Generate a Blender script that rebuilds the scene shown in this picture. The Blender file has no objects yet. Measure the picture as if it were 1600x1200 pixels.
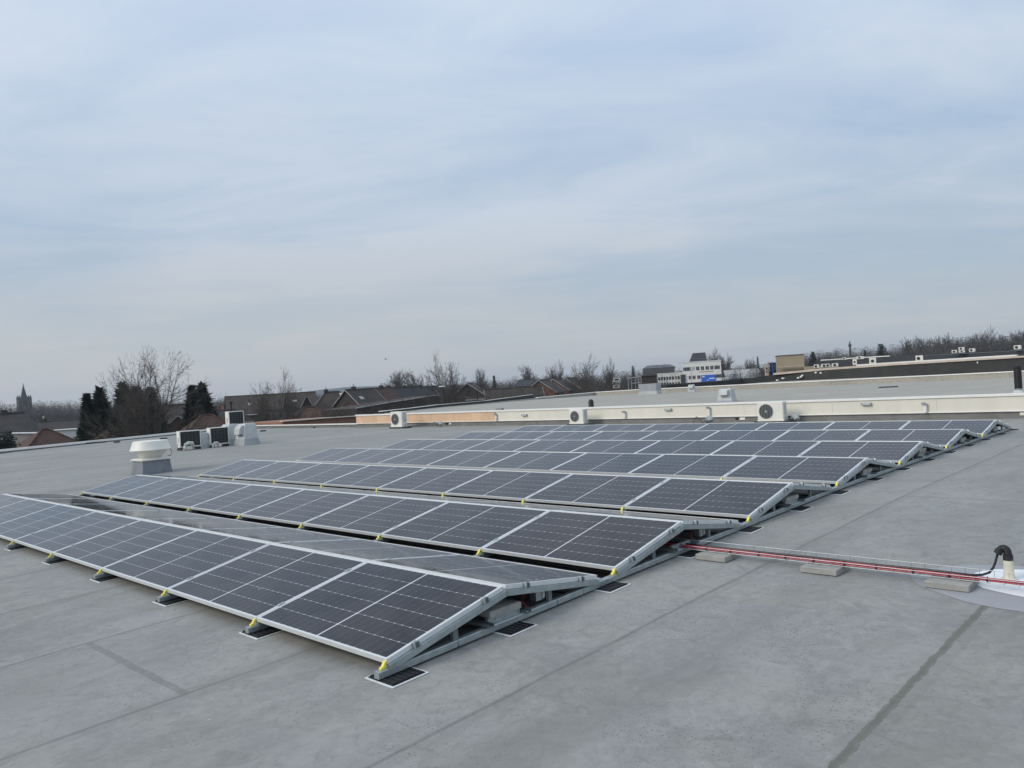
import bpy, math, random
from mathutils import Vector, Matrix
import numpy as np
R = math.radians
S = bpy.context.scene
COL = S.collection

# ---------------------------------------------------------------- camera
FPX, YAW, PITCH, ROLL = 1230.8, .76372, .00401, -.05997      # from measuring the array in the photo (1600 px wide)
CAM = Vector((4.2823, -3.1183, 1.8472))
fw = Vector((-math.sin(YAW)*math.cos(PITCH), math.cos(YAW)*math.cos(PITCH), math.sin(PITCH)))
rt = Vector((math.cos(YAW), math.sin(YAW), 0)); up0 = rt.cross(fw)
rr = rt*math.cos(ROLL) + up0*math.sin(ROLL); uu = -rt*math.sin(ROLL) + up0*math.cos(ROLL)
cd = bpy.data.cameras.new('camera'); cam = bpy.data.objects.new('camera', cd); COL.objects.link(cam)
cam.matrix_world = Matrix(((rr.x, uu.x, -fw.x, CAM.x), (rr.y, uu.y, -fw.y, CAM.y), (rr.z, uu.z, -fw.z, CAM.z), (0, 0, 0, 1)))
cd.sensor_width = 36; cd.lens = FPX/1600*36; cd.clip_start = .05; cd.clip_end = 6000
S.camera = cam

# ---------------------------------------------------------------- light
SUN_EL, SUN_AZ = 33, 205          # azimuth counted from +Y clockwise; the sun stands behind and left, veiled by cloud
SKY_STR, CLOUD_STR = .10, 1.0
w = bpy.data.worlds.new('World'); S.world = w; w.use_nodes = True
nt = w.node_tree; nt.nodes.clear()
def N(t, **k):
    n = nt.nodes.new(t)
    for a, v in k.items(): setattr(n, a, v)
    return n
LK = lambda a, b: nt.links.new(a, b)
def MA(op, a, b=None, c=None):
    n = N('ShaderNodeMath', operation=op)
    for i, v in enumerate((a, b, c)):
        if v is None: continue
        if isinstance(v, (int, float)): n.inputs[i].default_value = v
        else: LK(v, n.inputs[i])
    return n.outputs[0]
def MIXC(f, a, b):
    n = N('ShaderNodeMix', data_type='RGBA')
    for i, v in ((0, f), (6, a), (7, b)):
        if isinstance(v, (int, float)): n.inputs[i].default_value = v
        elif isinstance(v, tuple): n.inputs[i].default_value = v + (1,)
        else: LK(v, n.inputs[i])
    return n.outputs[2]
sky = N('ShaderNodeTexSky', sky_type='NISHITA'); sky.sun_disc = False
sky.sun_elevation = R(SUN_EL); sky.sun_rotation = R(SUN_AZ)
sky.air_density = 1.2; sky.dust_density = 2.0
tc = N('ShaderNodeTexCoord'); sp = N('ShaderNodeSeparateXYZ'); LK(tc.outputs['Generated'], sp.inputs[0])
X, Y, Z = sp.outputs
zz = MA('MAXIMUM', Z, 0.0)
inv = MA('DIVIDE', 1.0, MA('ADD', zz, .10))
cb = N('ShaderNodeCombineXYZ')
LK(MA('MULTIPLY', MA('ADD', MA('MULTIPLY', X, .72), MA('MULTIPLY', Y, .69)), inv), cb.inputs[0])
LK(MA('MULTIPLY', MA('ADD', MA('MULTIPLY', X, -.69), MA('MULTIPLY', Y, .72)), inv), cb.inputs[1])
def noise(vec, sc, det=4, rough=.5, dist=0, rot=0, stretch=(1, 1, 1), off=(0, 0, 0)):
    mp = N('ShaderNodeMapping'); mp.inputs['Rotation'].default_value = (0, 0, rot); mp.inputs['Scale'].default_value = stretch
    mp.inputs['Location'].default_value = off
    LK(vec, mp.inputs[0])
    n = N('ShaderNodeTexNoise'); n.inputs['Scale'].default_value = sc; n.inputs['Detail'].default_value = det
    n.inputs['Roughness'].default_value = rough; n.inputs['Distortion'].default_value = dist
    LK(mp.outputs[0], n.inputs['Vector']); return n.outputs[0]
def ramp(f, stops):
    n = N('ShaderNodeValToRGB'); LK(f, n.inputs[0]); e = n.color_ramp.elements
    while len(e) < len(stops): e.new(.5)
    for q, (p, c) in zip(e, stops):
        q.position = p; q.color = tuple(c) + (1,) if isinstance(c, tuple) else (c, c, c, 1)
    return n.outputs[0]
c1 = noise(cb.outputs[0], .6, 5, .5, .5, R(4), (.75, 1.0, 1), (3.1, 1.7, 0))
c2 = noise(cb.outputs[0], 1.7, 6, .6, .7, R(3), (.6, 1.1, 1), (7.7, 2.2, 0))
cl = MA('ADD', MA('MULTIPLY', c1, .55), MA('MULTIPLY', c2, .45))
fac = ramp(cl, [(.38, 0.0), (.60, 1.0)])
blue = ramp(zz, [(0, (.43, .48, .525)), (.07, (.375, .45, .52)), (.2, (.35, .455, .59)), (.45, (.42, .55, .72)), (1, (.50, .61, .76))])
white = ramp(zz, [(0, (.49, .51, .53)), (.09, (.455, .495, .54)), (.22, (.53, .59, .675)), (.4, (.575, .65, .765)), (1, (.67, .74, .84))])
cloud = MIXC(fac, blue, white)
# the cloud thins to a paler, warmer grey low over the left of the horizon
wf = MA('MULTIPLY', MA('MAXIMUM', MA('SUBTRACT', 1.0, MA('MULTIPLY', zz, 5.0)), 0.0), MA('MULTIPLY', MA('MINIMUM', MA('MAXIMUM', MA('MULTIPLY', MA('ADD', MA('MULTIPLY', X, -1.0), -.25), 1.6), 0.0), 1.0), .65))
cloud = MIXC(wf, cloud, (.52, .525, .53))
b1 = N('ShaderNodeBackground'); b1.inputs[1].default_value = SKY_STR; LK(sky.outputs[0], b1.inputs[0])
b2 = N('ShaderNodeBackground'); b2.inputs[1].default_value = CLOUD_STR; LK(cloud, b2.inputs[0])
mx = N('ShaderNodeMixShader'); mx.inputs[0].default_value = .93; LK(b1.outputs[0], mx.inputs[1]); LK(b2.outputs[0], mx.inputs[2])
wo = N('ShaderNodeOutputWorld'); LK(mx.outputs[0], wo.inputs[0])

sd = bpy.data.lights.new('sun', 'SUN'); sd.energy = 1.5; sd.angle = R(22); sd.color = (1, .92, .80)
sun = bpy.data.objects.new('sun', sd); COL.objects.link(sun)
az = R(SUN_AZ); sdir = Vector((math.sin(az)*math.cos(R(SUN_EL)), math.cos(az)*math.cos(R(SUN_EL)), math.sin(R(SUN_EL))))
sun.rotation_euler = sdir.to_track_quat('Z', 'Y').to_euler(); sun.location = (0, 0, 60)
S.view_settings.view_transform = 'Standard'; S.view_settings.look = 'None'; S.view_settings.gamma = 1
S.view_settings.exposure = .22
S.cycles.max_bounces = 6; S.cycles.volume_bounces = 0; S.cycles.glossy_bounces = 3; S.cycles.diffuse_bounces = 3

# ---------------------------------------------------------------- measuring helpers
def ray(x, y): return fw + rr*((x-800)/FPX) + uu*((600-y)/FPX)
def at(x, D):                       # ground point seen in image column x, D metres away (horizontal)
    h = (x-800)/FPX
    d = ray(x, 605 - .06*(x-800)); l = math.hypot(d.x, d.y)
    return Vector((CAM.x + d.x*D/l, CAM.y + d.y*D/l, 0))
def zat(x, y, D):
    d = ray(x, y); return CAM.z + d.z*D/math.hypot(d.x, d.y)
def pt(x, y, D):
    p = at(x, D); p.z = zat(x, y, D); return p
def onY(x, y, Yw):
    d = ray(x, y); return CAM + d*((Yw-CAM.y)/d.y)
def onz(x, y, z):
    d = ray(x, y); return CAM + d*((z-CAM.z)/d.z)
RT = [(-14, -.265), (-3, -.115), (0, -.025), (2.552, .055), (5.104, .113), (7.656, .171), (10.208, .180), (12.76, .188), (15.31, .187), (40, .187)]
def zr(y):
    for (a, za), (b, zb) in zip(RT, RT[1:]):
        if y <= b: return za + (zb-za)*(y-a)/(b-a)
    return RT[-1][1]
GZ = -5.6

# ---------------------------------------------------------------- materials
def new_mat(name):
    global nt
    m = bpy.data.materials.new(name); m.use_nodes = True; nt = m.node_tree
    return m, nt.nodes['Principled BSDF']
def mat(name, col, rough=.6, metal=0, var=.12, sc=3, bump=0, bsc=40, spec=.5, stretch=(1, 1, 1), coat=0):
    m, b = new_mat(name)
    t = N('ShaderNodeTexCoord')
    n1 = noise(t.outputs['Object'], sc, 5, .6, .2, 0, stretch)
    dark = tuple(c*(1-var) for c in col); lite = tuple(min(1, c*(1+var)) for c in col)
    LK(ramp(n1, [(.3, dark), (.7, lite)]), b.inputs['Base Color'])
    b.inputs['Roughness'].default_value = rough; b.inputs['Metallic'].default_value = metal
    b.inputs['Specular IOR Level'].default_value = spec; b.inputs['Coat Weight'].default_value = coat
    if bump:
        bp = N('ShaderNodeBump'); bp.inputs['Strength'].default_value = bump; bp.inputs['Distance'].default_value = .01
        LK(noise(t.outputs['Object'], bsc, 4), bp.inputs['Height']); LK(bp.outputs[0], b.inputs['Normal'])
    return m

def roof_mat(name, base, seams=True, tint=(1, 1, 1)):
    m, b = new_mat(name)
    t = N('ShaderNodeTexCoord'); P = t.outputs['Object']
    n_big = noise(P, .35, 5, .6, .6); n_mid = noise(P, 1.7, 9, .74, 1.1, 0, (1, .7, 1), (5, 3, 0)); n_fin = noise(P, 11, 8, .75, .5)
    n_st = noise(P, 5, 6, .7, 1.2, 0, (1, 1, 1), (9, 1, 0))
    v = MA('ADD', MA('ADD', MA('MULTIPLY', n_big, .30), MA('MULTIPLY', n_mid, .42)), MA('MULTIPLY', n_fin, .28))
    c = ramp(v, [(.36, tuple(a*.66 for a in base)), (.5, base), (.64, tuple(a*1.22 for a in base))])
    # cool and greenish blotches
    hue = noise(P, .8, 3, .5, 1.0, 0, (1, 1, 1), (20, 4, 0))
    c = MIXC(ramp(hue, [(.42, 0.0), (.7, .4)]), c, tuple(a*q for a, q in zip(base, (.93, .96, 1.07))))
    c = MIXC(ramp(n_st, [(.52, 0.0), (.68, .55)]), c, tuple(a*q for a, q in zip(base, (.64, .655, .61))))
    fl = noise(P, 5.5, 10, .82, 2.0, 0, (1, .8, 1), (3, 14, 0))
    c = MIXC(ramp(fl, [(.54, 0.0), (.66, .55)]), c, tuple(a*q for a, q in zip(base, (.60, .62, .60))))
    c = MIXC(ramp(fl, [(.34, .5), (.45, 0.0)]), c, tuple(min(1, a*1.38) for a in base))
    # fine pits and specks in patches
    vo = N('ShaderNodeTexVoronoi'); vo.inputs['Scale'].default_value = 34; LK(P, vo.inputs['Vector'])
    pit = MA('MULTIPLY', MA('LESS_THAN', vo.outputs['Distance'], .20), ramp(noise(P, 1.3, 3, .5, .5, 0, (1, 1, 1), (2, 30, 0)), [(.48, 0.0), (.60, .9)]))
    c = MIXC(pit, c, tuple(a*.5 for a in base))
    vs = N('ShaderNodeTexVoronoi'); vs.inputs['Scale'].default_value = 3.1; LK(P, vs.inputs['Vector'])
    c = MIXC(MA('MULTIPLY', MA('LESS_THAN', vs.outputs['Distance'], .026), .6), c, (.6, .6, .58))
    if seams:
        s = N('ShaderNodeSeparateXYZ'); LK(P, s.inputs[0]); x, y = s.outputs[0], s.outputs[1]
        wob = MA('MULTIPLY', MA('SUBTRACT', noise(P, 1.2, 3), .5), .05)
        k = MA('DIVIDE', MA('SUBTRACT', MA('ADD', x, wob), .88), 1.86)
        fr = MA('SUBTRACT', k, MA('FLOOR', k))                       # 0 at a seam
        dist = MA('MULTIPLY', MA('MINIMUM', fr, MA('SUBTRACT', 1.0, fr)), 1.86)
        line = MA('SUBTRACT', 1.0, MA('SMOOTH_MIN', MA('DIVIDE', dist, .030), 1.0, .2))
        band = MA('MULTIPLY', MA('LESS_THAN', MA('MULTIPLY', fr, 1.86), .10), .20)
        brk = ramp(noise(P, 2.2, 4, .6, 0, 0, (1, 1, 1), (0, 8, 0)), [(.3, .6), (.55, 1.0)])
        c = MIXC(MA('MULTIPLY', MA('MAXIMUM', line, band), MA('MULTIPLY', brk, .9)), c, tuple(a*.5 for a in base))
        # membrane ends: one cross lap per strip, staggered
        idx = MA('FLOOR', k); off = MA('MULTIPLY', MA('FRACT', MA('MULTIPLY', MA('SINE', MA('MULTIPLY', idx, 12.9)), 43.7)), 7.5)
        u = MA('DIVIDE', MA('ADD', MA('ADD', y, off), wob), 7.5)
        fu = MA('SUBTRACT', u, MA('FLOOR', u)); du = MA('MULTIPLY', MA('MINIMUM', fu, MA('SUBTRACT', 1.0, fu)), 7.5)
        l2 = MA('MULTIPLY', MA('LESS_THAN', du, .03), .42)
        far = MA('GREATER_THAN', y, 3.0)
        c = MIXC(MA('MULTIPLY', l2, MA('MULTIPLY', far, brk)), c, tuple(a*.5 for a in base))
        # long faint drainage streaks on the far side of the roof
        stx = noise(P, 1.0, 6, .65, .5, 0, (1.1, .16, 1), (0, 0, 0))
        c = MIXC(ramp(stx, [(.46, 0.0), (.64, .5)]), c, tuple(a*.66 for a in base))
        rust = noise(P, .55, 4, .6, 1.0, 0, (1, 1, 1), (31, 2, 0))
        c = MIXC(ramp(rust, [(.55, 0.0), (.72, .35)]), c, tuple(a*q for a, q in zip(base, (.86, .78, .74))))
        # worn lap crossing one strip beside the array
        def lap(xa, xb, ya, yb, amt, colr, c, ragged=.03):
            rag = MA('MULTIPLY', MA('SUBTRACT', noise(P, 9, 4, .6), .5), ragged*2)
            f = MA('MULTIPLY', MA('MULTIPLY', MA('GREATER_THAN', MA('ADD', x, rag), xa), MA('LESS_THAN', MA('ADD', x, rag), xb)),
                   MA('MULTIPLY', MA('GREATER_THAN', MA('ADD', y, rag), ya), MA('LESS_THAN', MA('ADD', y, rag), yb)))
            return MIXC(MA('MULTIPLY', MA('MULTIPLY', f, ramp(noise(P, 12, 8, .8, 1.5), [(.32, .35), (.62, 1.0)])), amt), c, colr)
        c = lap(-2.82, -.98, -.95, -.89, .7, tuple(a*.55 for a in base), c, .015)
        c = lap(2.715, 2.765, -3.5, 3.28, .8, tuple(a*q for a, q in zip(base, (.40, .41, .35))), c, .028)
        c = lap(2.68, 3.1, -.6, 3.1, .22, tuple(a*q for a, q in zip(base, (.62, .62, .5))), c, .5)
    LK(c, b.inputs['Base Color'])
    LK(ramp(n_mid, [(.3, .62), (.7, .85)]), b.inputs['Roughness']); b.inputs['Specular IOR Level'].default_value = .35
    bp = N('ShaderNodeBump'); bp.inputs['Strength'].default_value = .35; bp.inputs['Distance'].default_value = .006
    LK(MA('ADD', n_fin, MA('MULTIPLY', n_st, .6)), bp.inputs['Height']); LK(bp.outputs[0], b.inputs['Normal'])
    return m

def cell_mat():
    m, b = new_mat('solar_cells')
    t = N('ShaderNodeTexCoord'); s = N('ShaderNodeSeparateXYZ'); LK(t.outputs['Object'], s.inputs[0])
    x = MA('MULTIPLY', s.outputs[0], -1.0); y = s.outputs[1]
    PX0, HX, HY = .021, .0921, .1832     # margin, cell sizes
    # along x: two halves of nine columns with a bus gap in the middle
    xm = MA('ABSOLUTE', MA('SUBTRACT', x, .8675))
    def grid(v, org, cell, half):
        u = MA('DIVIDE', MA('SUBTRACT', v, org), cell); f = MA('SUBTRACT', u, MA('FLOOR', u))
        d = MA('MULTIPLY', MA('MINIMUM', f, MA('SUBTRACT', 1.0, f)), cell)
        return d, MA('LESS_THAN', d, half)
    dx, gx = grid(xm, .0085, HX, .0008)
    dy, gy = grid(y, .021, HY, .0013)
    mid = MA('LESS_THAN', xm, .0075)
    edge = MA('MAXIMUM', MA('MAXIMUM', MA('GREATER_THAN', xm, .8385), MA('LESS_THAN', y, .020)), MA('GREATER_THAN', y, 1.1215))
    dia = MA('LESS_THAN', MA('ADD', dx, dy), .0075)
    # thin bus wires
    ub = MA('DIVIDE', MA('SUBTRACT', y, .021), HY/10); fb = MA('SUBTRACT', ub, MA('FLOOR', ub))
    bus = MA('LESS_THAN', MA('ABSOLUTE', MA('SUBTRACT', fb, .5)), .022)
    oi = N('ShaderNodeObjectInfo')
    n1 = noise(t.outputs['Object'], 1.5, 2)
    cell = MIXC(ramp(n1, [(.3, 0.0), (.7, 1.0)]), (.006, .006, .009), (.011, .010, .014))
    cell = MIXC(MA('MULTIPLY', oi.outputs['Random'], .6), cell, (.015, .012, .013))
    c = MIXC(MA('MULTIPLY', bus, .35), cell, (.10, .10, .12))
    c = MIXC(MA('MULTIPLY', gx, .55), c, (.32, .33, .37))
    c = MIXC(MA('MULTIPLY', gy, .9), c, (.50, .51, .54))
    c = MIXC(MA('MAXIMUM', MA('MAXIMUM', mid, dia), edge), c, (.62, .64, .66))
    du = noise(t.outputs['Object'], 2.2, 7, .7, .6); c = MIXC(ramp(du, [(.42, .0), (.75, .10)]), c, (.30, .29, .27))
    vd = N('ShaderNodeTexVoronoi'); vd.inputs['Scale'].default_value = 1.7; wv = N('ShaderNodeVectorMath', operation='ADD'); LK(t.outputs['Object'], wv.inputs[0]); LK(oi.outputs['Random'], wv.inputs[1]); LK(wv.outputs[0], vd.inputs['Vector'])
    c = MIXC(MA('MULTIPLY', MA('LESS_THAN', vd.outputs['Distance'], .016), .6), c, (.6, .6, .56))
    LK(c, b.inputs['Base Color'])
    b.inputs['Roughness'].default_value = .5; b.inputs['Specular IOR Level'].default_value = .0
    b.inputs['Coat Weight'].default_value = 1; b.inputs['Coat IOR'].default_value = 1.31
    dst = noise(t.outputs['Object'], 3, 4, .6)
    LK(ramp(dst, [(.3, .04), (.7, .11)]), b.inputs['Coat Roughness'])
    return m

M = dict(
    roof=roof_mat('roof_membrane', (.308, .308, .288)),
    roof2=roof_mat('upper_roof_membrane', (.385, .362, .312), False),
    cells=cell_mat(),
    alu=mat('aluminium_frame', (.72, .74, .74), .40, .25, .05, 8),
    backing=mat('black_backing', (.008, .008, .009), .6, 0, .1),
    galv=mat('galvanised_steel', (.40, .45, .455), .40, .6, .16, 14),
    galv_d=mat('dull_steel', (.19, .22, .23), .5, .5, .2, 10),
    yellow=mat('yellow_plastic', (.88, .76, .13), .45, 0, .06),
    rubber=mat('black_rubber', (.014, .015, .018), .55, 0, .2, 20, .3),
    whiteline=mat('white_sealant', (.72, .74, .74), .5, 0, .08),
    concrete=mat('concrete', (.33, .325, .30), .9, 0, .16, 9, .6, 90),
    black=mat('black_plastic', (.010, .010, .012), .45, 0, .2),
    red=mat('red_cable', (.40, .026, .055), .38, 0, .12, 20),
    zinc=mat('zinc_wire', (.55, .58, .58), .35, .8, .06),
    whitepl=mat('white_enamel', (.78, .765, .69), .45, 0, .07, 3),
    cream=mat('cream_cladding', (.73, .70, .61), .55, 0, .05, 2.2, 0, 40, .4, (1.2, 1, .25)),
    peach=mat('peach_cladding', (.68, .47, .31), .6, 0, .14, 2.2, 0, 40, .4, (1, 1, .5)),
    trim=mat('white_trim', (.84, .83, .79), .5, 0, .06),
    band=mat('grey_upstand', (.20, .20, .19), .8, 0, .2, 2.5, .2),
    pipe=mat('cream_pipe', (.66, .63, .50), .55, 0, .1, 12),
    grille=mat('dark_grille', (.035, .037, .03), .6, 0, .2),
    fin=mat('condenser_fins', (.012, .014, .016), .6, 0, .3),
    hood=mat('grey_painted_hood', (.34, .37, .39), .6, 0, .12, 4),
    curbgrey=mat('weathered_grey_curb', (.20, .22, .25), .75, 0, .15, 4),
    hoodl=mat('light_hood', (.50, .52, .52), .6, 0, .12, 4),
    patch=mat('blue_grey_sealcoat', (.335, .34, .355), .7, 0, .08, 2.5),
    patchw=mat('white_sealcoat', (.82, .84, .85), .6, 0, .06, 5),
    tile_br=mat('brown_roof_tile', (.080, .042, .030), .85, 0, .25, 1.4, .4, 10),
    tile_dk=mat('dark_roof_tile', (.036, .033, .034), .8, 0, .3, 1.2, .4, 10),
    tile_gr=mat('grey_brown_roof_tile', (.056, .044, .036), .85, 0, .3, 1.2, .4, 10),
    tile_red=mat('red_roof_tile', (.20, .075, .045), .85, 0, .2, 1.4),
    brick=mat('red_brick', (.15, .072, .052), .9, 0, .25, 5),
    brickd=mat('dark_brick', (.050, .040, .034), .9, 0, .25, 5),
    salmon=mat('salmon_wall', (.30, .16, .10), .85, 0, .15, 1),
    wallw=mat('white_render', (.80, .79, .74), .8, 0, .06, 1),
    walld=mat('pale_wall', (.42, .42, .42), .8, 0, .1, 1),
    pink=mat('pale_pink_wall', (.52, .44, .38), .8, 0, .12, 1),
    glass=mat('dark_window', (.02, .024, .028), .15, 0, .3),
    sand=mat('sand_cladding', (.37, .31, .215), .7, 0, .05, .6),
    hallroof=mat('grey_hall_roof', (.10, .105, .12), .8, 0, .1, 1),
    slate=mat('slate_cladding', (.040, .045, .052), .6, 0, .08, 1),
    darkwall=mat('dark_bitumen_wall', (.035, .037, .035), .8, 0, .2, 1),
    blue=mat('blue_billboard', (.015, .14, .62), .5, 0, .15, .6),
    signred=mat('red_letters', (.50, .16, .14), .6),
    signblk=mat('dark_letters', (.14, .12, .14), .6),
    bark=mat('bark', (.085, .073, .062), .95, 0, .25, 4),
    twig=mat('twigs', (.095, .082, .072), .95, 0, .25, .4),
    twigp=mat('pale_twigs', (.105, .098, .088), .95, 0, .25, .4),
    wood=mat('far_twigs', (.078, .070, .064), .95, 0, .4, .06),
    conifer=mat('conifer_green', (.032, .050, .031), .9, 0, .5, .8),
    hedge=mat('hedge_green', (.022, .032, .018), .9, 0, .4, 1.2),
    bush=mat('bare_brushwood', (.066, .056, .045), .95, 0, .4, .3),
    ground=mat('winter_ground', (.060, .064, .045), .95, 0, .3, .05),
    hill=mat('far_hill', (.05, .07, .06), .95, 0, .3, .01),
    stone=mat('church_stone', (.075, .068, .068), .9, 0, .2, .5),
    feather=mat('dark_feathers', (.05, .05, .055), .8),
)
M['twig'].use_backface_culling = False

# ---------------------------------------------------------------- mesh helpers
class MB:
    def __init__(s): s.v = []; s.f = []; s.m = []; s.cur = 0
    def add(s, vs, fs):
        o = len(s.v); s.v += [tuple(v) for v in vs]
        for f in fs: s.f.append(tuple(i+o for i in f)); s.m.append(s.cur)
        return s
    def box(s, x0, x1, y0, y1, z0, z1, T=None):
        vs = [(x, y, z) for z in (z0, z1) for y in (y0, y1) for x in (x0, x1)]
        if T: vs = [T(Vector(v)) for v in vs]
        return s.add(vs, [(0, 2, 3, 1), (4, 5, 7, 6), (0, 1, 5, 4), (2, 6, 7, 3), (0, 4, 6, 2), (1, 3, 7, 5)])
    def bev(s, x0, x1, y0, y1, z0, z1, b):      # box with chamfered top edge and corners
        ring = lambda i, z: [(x0+i+b, y0+i, z), (x1-i-b, y0+i, z), (x1-i, y0+i+b, z), (x1-i, y1-i-b, z), (x1-i-b, y1-i, z), (x0+i+b, y1-i, z), (x0+i, y1-i-b, z), (x0+i, y0+i+b, z)]
        return s.loft([ring(0, z0), ring(0, z1-b), ring(b, z1)])
    def loft(s, rings, cap=True, closed=True):
        n = len(rings[0]); vs = [v for r in rings for v in r]; fs = []
        for a in range(len(rings)-1):
            for i in range(n if closed else n-1):
                j = (i+1) % n; fs.append((a*n+i, a*n+j, (a+1)*n+j, (a+1)*n+i))
        if cap: fs.append(tuple(range(n-1, -1, -1))); fs.append(tuple(range((len(rings)-1)*n, len(rings)*n)))
        return s.add(vs, fs)
    def prism(s, poly, a, b, axis=2):           # poly in the two other axes
        def mk(p, h):
            return {0: (h, p[0], p[1]), 1: (p[0], h, p[1]), 2: (p[0], p[1], h)}[axis]
        return s.loft([[mk(p, a) for p in poly], [mk(p, b) for p in poly]])
    def tube(s, pts, r, n=6, cap=True):
        pts = [Vector(p) for p in pts]; rs = r if isinstance(r, (list, tuple)) else [r]*len(pts); rings = []
        for i, p in enumerate(pts):
            t = (pts[min(i+1, len(pts)-1)] - pts[max(i-1, 0)]).normalized()
            a = Vector((0, 0, 1)) if abs(t.z) < .9 else Vector((1, 0, 0))
            u = t.cross(a).normalized(); v = t.cross(u)
            rings.append([p + (u*math.cos(k*2*math.pi/n) + v*math.sin(k*2*math.pi/n))*rs[i] for k in range(n)])
        return s.loft(rings, cap)
    def lathe(s, prof, n=24, c=(0, 0, 0)):
        return s.loft([[(c[0]+r*math.cos(k*2*math.pi/n), c[1]+r*math.sin(k*2*math.pi/n), c[2]+z) for k in range(n)] for r, z in prof])
    def quad(s, a, b, c, d): return s.add([a, b, c, d], [(0, 1, 2, 3)])
    def build(s, name, mats, parent=None, smooth=False, loc=None):
        me = bpy.data.meshes.new(name); me.from_pydata(s.v, [], s.f)
        for m in (mats if isinstance(mats, (list, tuple)) else [mats]): me.materials.append(M[m])
        if any(s.m): me.polygons.foreach_set('material_index', s.m)
        if smooth:
            me.polygons.foreach_set('use_smooth', [True]*len(s.f))
            try: me.set_sharp_from_angle(angle=R(38))
            except Exception: pass
        me.update()
        o = bpy.data.objects.new(name, me); COL.objects.link(o)
        if parent: o.parent = parent
        if loc is not None: o.location = loc
        return o
def tag(o, label=None, cat=None, group=None, kind=None):
    for k, v in (('label', label), ('category', cat), ('group', group), ('kind', kind)):
        if v: o[k] = v
    return o
def empty(name, loc, rz=0, label=None, cat=None, group=None, rx=0):
    o = bpy.data.objects.new(name, None); COL.objects.link(o); o.location = loc; o.rotation_euler = (rx, 0, rz)
    o.empty_display_size = .2
    return tag(o, label, cat, group)
def copy_tree(o, parent=None):
    c = o.copy(); COL.objects.link(c)
    if parent: c.parent = parent
    for ch in [q for q in bpy.data.objects if q.parent == o]: copy_tree(ch, c)
    return c
ROWN = ['nearest', 'second nearest', 'third nearest', 'middle', 'third farthest', 'second farthest', 'farthest']
ORD = ['first', 'second', 'third', 'fourth', 'fifth', 'sixth', 'seventh', 'eighth', 'ninth', 'tenth']

# ---------------------------------------------------------------- setting: ground and the roof underfoot
g = MB(); n = 48
g.add([(0, 0, GZ)] + [(3500*math.cos(k*2*math.pi/n), 3500*math.sin(k*2*math.pi/n), GZ) for k in range(n)], [(0, k+1, (k+1) % n+1) for k in range(n)])
tag(g.build('ground', 'ground'), kind='structure')

def ledge_x(y): return -39.24 - (y-6.98)*(44.82-39.24)/(20.42-6.98)
mb = MB(); ys = sorted(set([a for a, _ in RT if -14 <= a <= 20] + [-8, 17, 21.7]))
nx = 40; rows = []
for y in ys:
    xl = ledge_x(y) if y < 21.5 else -45.3
    rows.append([(xl + (18-xl)*i/nx, y, zr(y)) for i in range(nx+1)])
mb.add([v for r in rows for v in r], [(a*(nx+1)+i, a*(nx+1)+i+1, (a+1)*(nx+1)+i+1, (a+1)*(nx+1)+i) for a in range(len(rows)-1) for i in range(nx)])
tag(mb.build('flat_roof', 'roof'), kind='structure')

# low white edge trim on the left side of the roof, with the outer wall under it
t = empty('roof_edge', (0, 0, 0), 0, 'white metal edge trim along the far left side of the grey roof', 'roof edge')
m1, m2 = MB(), MB()
L = [(ledge_x(-14), -14), (ledge_x(21.2), 21.2), (-45.45, 21.95), (-31.3, 21.95)]
for (a, b) in zip(L, L[1:]):
    d = Vector((b[0]-a[0], b[1]-a[1], 0)); n_ = Vector((d.y, -d.x, 0)).normalized()
    for (q, z0, z1, w0, w1) in ((m1, .240, .345, -.12, .09), (m2, GZ, .238, -.10, .04)):
        if abs(d.y) < .1: z0, z1 = (.335, .39) if q is m1 else (GZ, .333)
        A, B = Vector((a[0], a[1], 0)), Vector((b[0], b[1], 0))
        q.loft([[A+n_*w0+Vector((0, 0, z0)), A+n_*w1+Vector((0, 0, z0)), A+n_*w1+Vector((0, 0, z1)), A+n_*w0+Vector((0, 0, z1))],
                [B+n_*w0+Vector((0, 0, z0)), B+n_*w1+Vector((0, 0, z0)), B+n_*w1+Vector((0, 0, z1)), B+n_*w0+Vector((0, 0, z1))]])
m1.build('edge_trim', 'trim', t); m2.build('edge_upstand', 'band', t)

# upper building: the parapet step behind the array and its roof
WY = 21.7
t = empty('upper_building', (0, WY, 0), 0, 'low cream clad wall step and raised grey roof behind the solar array', 'building')
def part(mb, name, mat_, par=None, **k):
    o = mb.build(name, mat_, None, **k)
    if par is not None:
        o.parent = par; o.matrix_parent_inverse = Matrix.Translation(-Vector(par.location))
    return o
XJ = onY(775, 650, WY).x; XL = -31.2
part(MB().box(XL, 18, WY, WY+.3, GZ, .375), 'upstand', 'band', t)
part(MB().box(XL-.02, XJ-.03, WY-.03, WY+.3, .40, .80), 'peach_cladding', 'peach', t)
mb = MB()
xx = XJ+.03
while xx < 18:
    mb.box(xx, min(xx+2.986, 18), WY-.03, WY+.3, .40, .80); xx += 2.99
part(mb, 'cream_cladding', 'cream', t)
part(MB().box(XJ-.03, XJ+.03, WY-.045, WY+.2, .40, .80), 'joint_cover', 'hood', t)
part(MB().box(XL-.03, 18, WY-.06, WY+.3, .375, .40), 'drip_trim', 'trim', t)
part(MB().box(XL-.05, 18, WY-.07, WY+.22, .80, .862), 'wall_cap', 'trim', t)
def z2(y): return .72 - .17*(y-22)/35
def on2(x, y):
    d = ray(x, y); k = -.17/35
    s_ = (.72 + k*(CAM.y-22) - CAM.z)/(d.z - k*d.y); return CAM + d*s_
e = [on2(606, 646), on2(640, 642.5), on2(700, 636), on2(760, 631), on2(840, 624), on2(930, 618)]
far0, far1 = on2(980, 616), on2(1600, 589)
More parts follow.
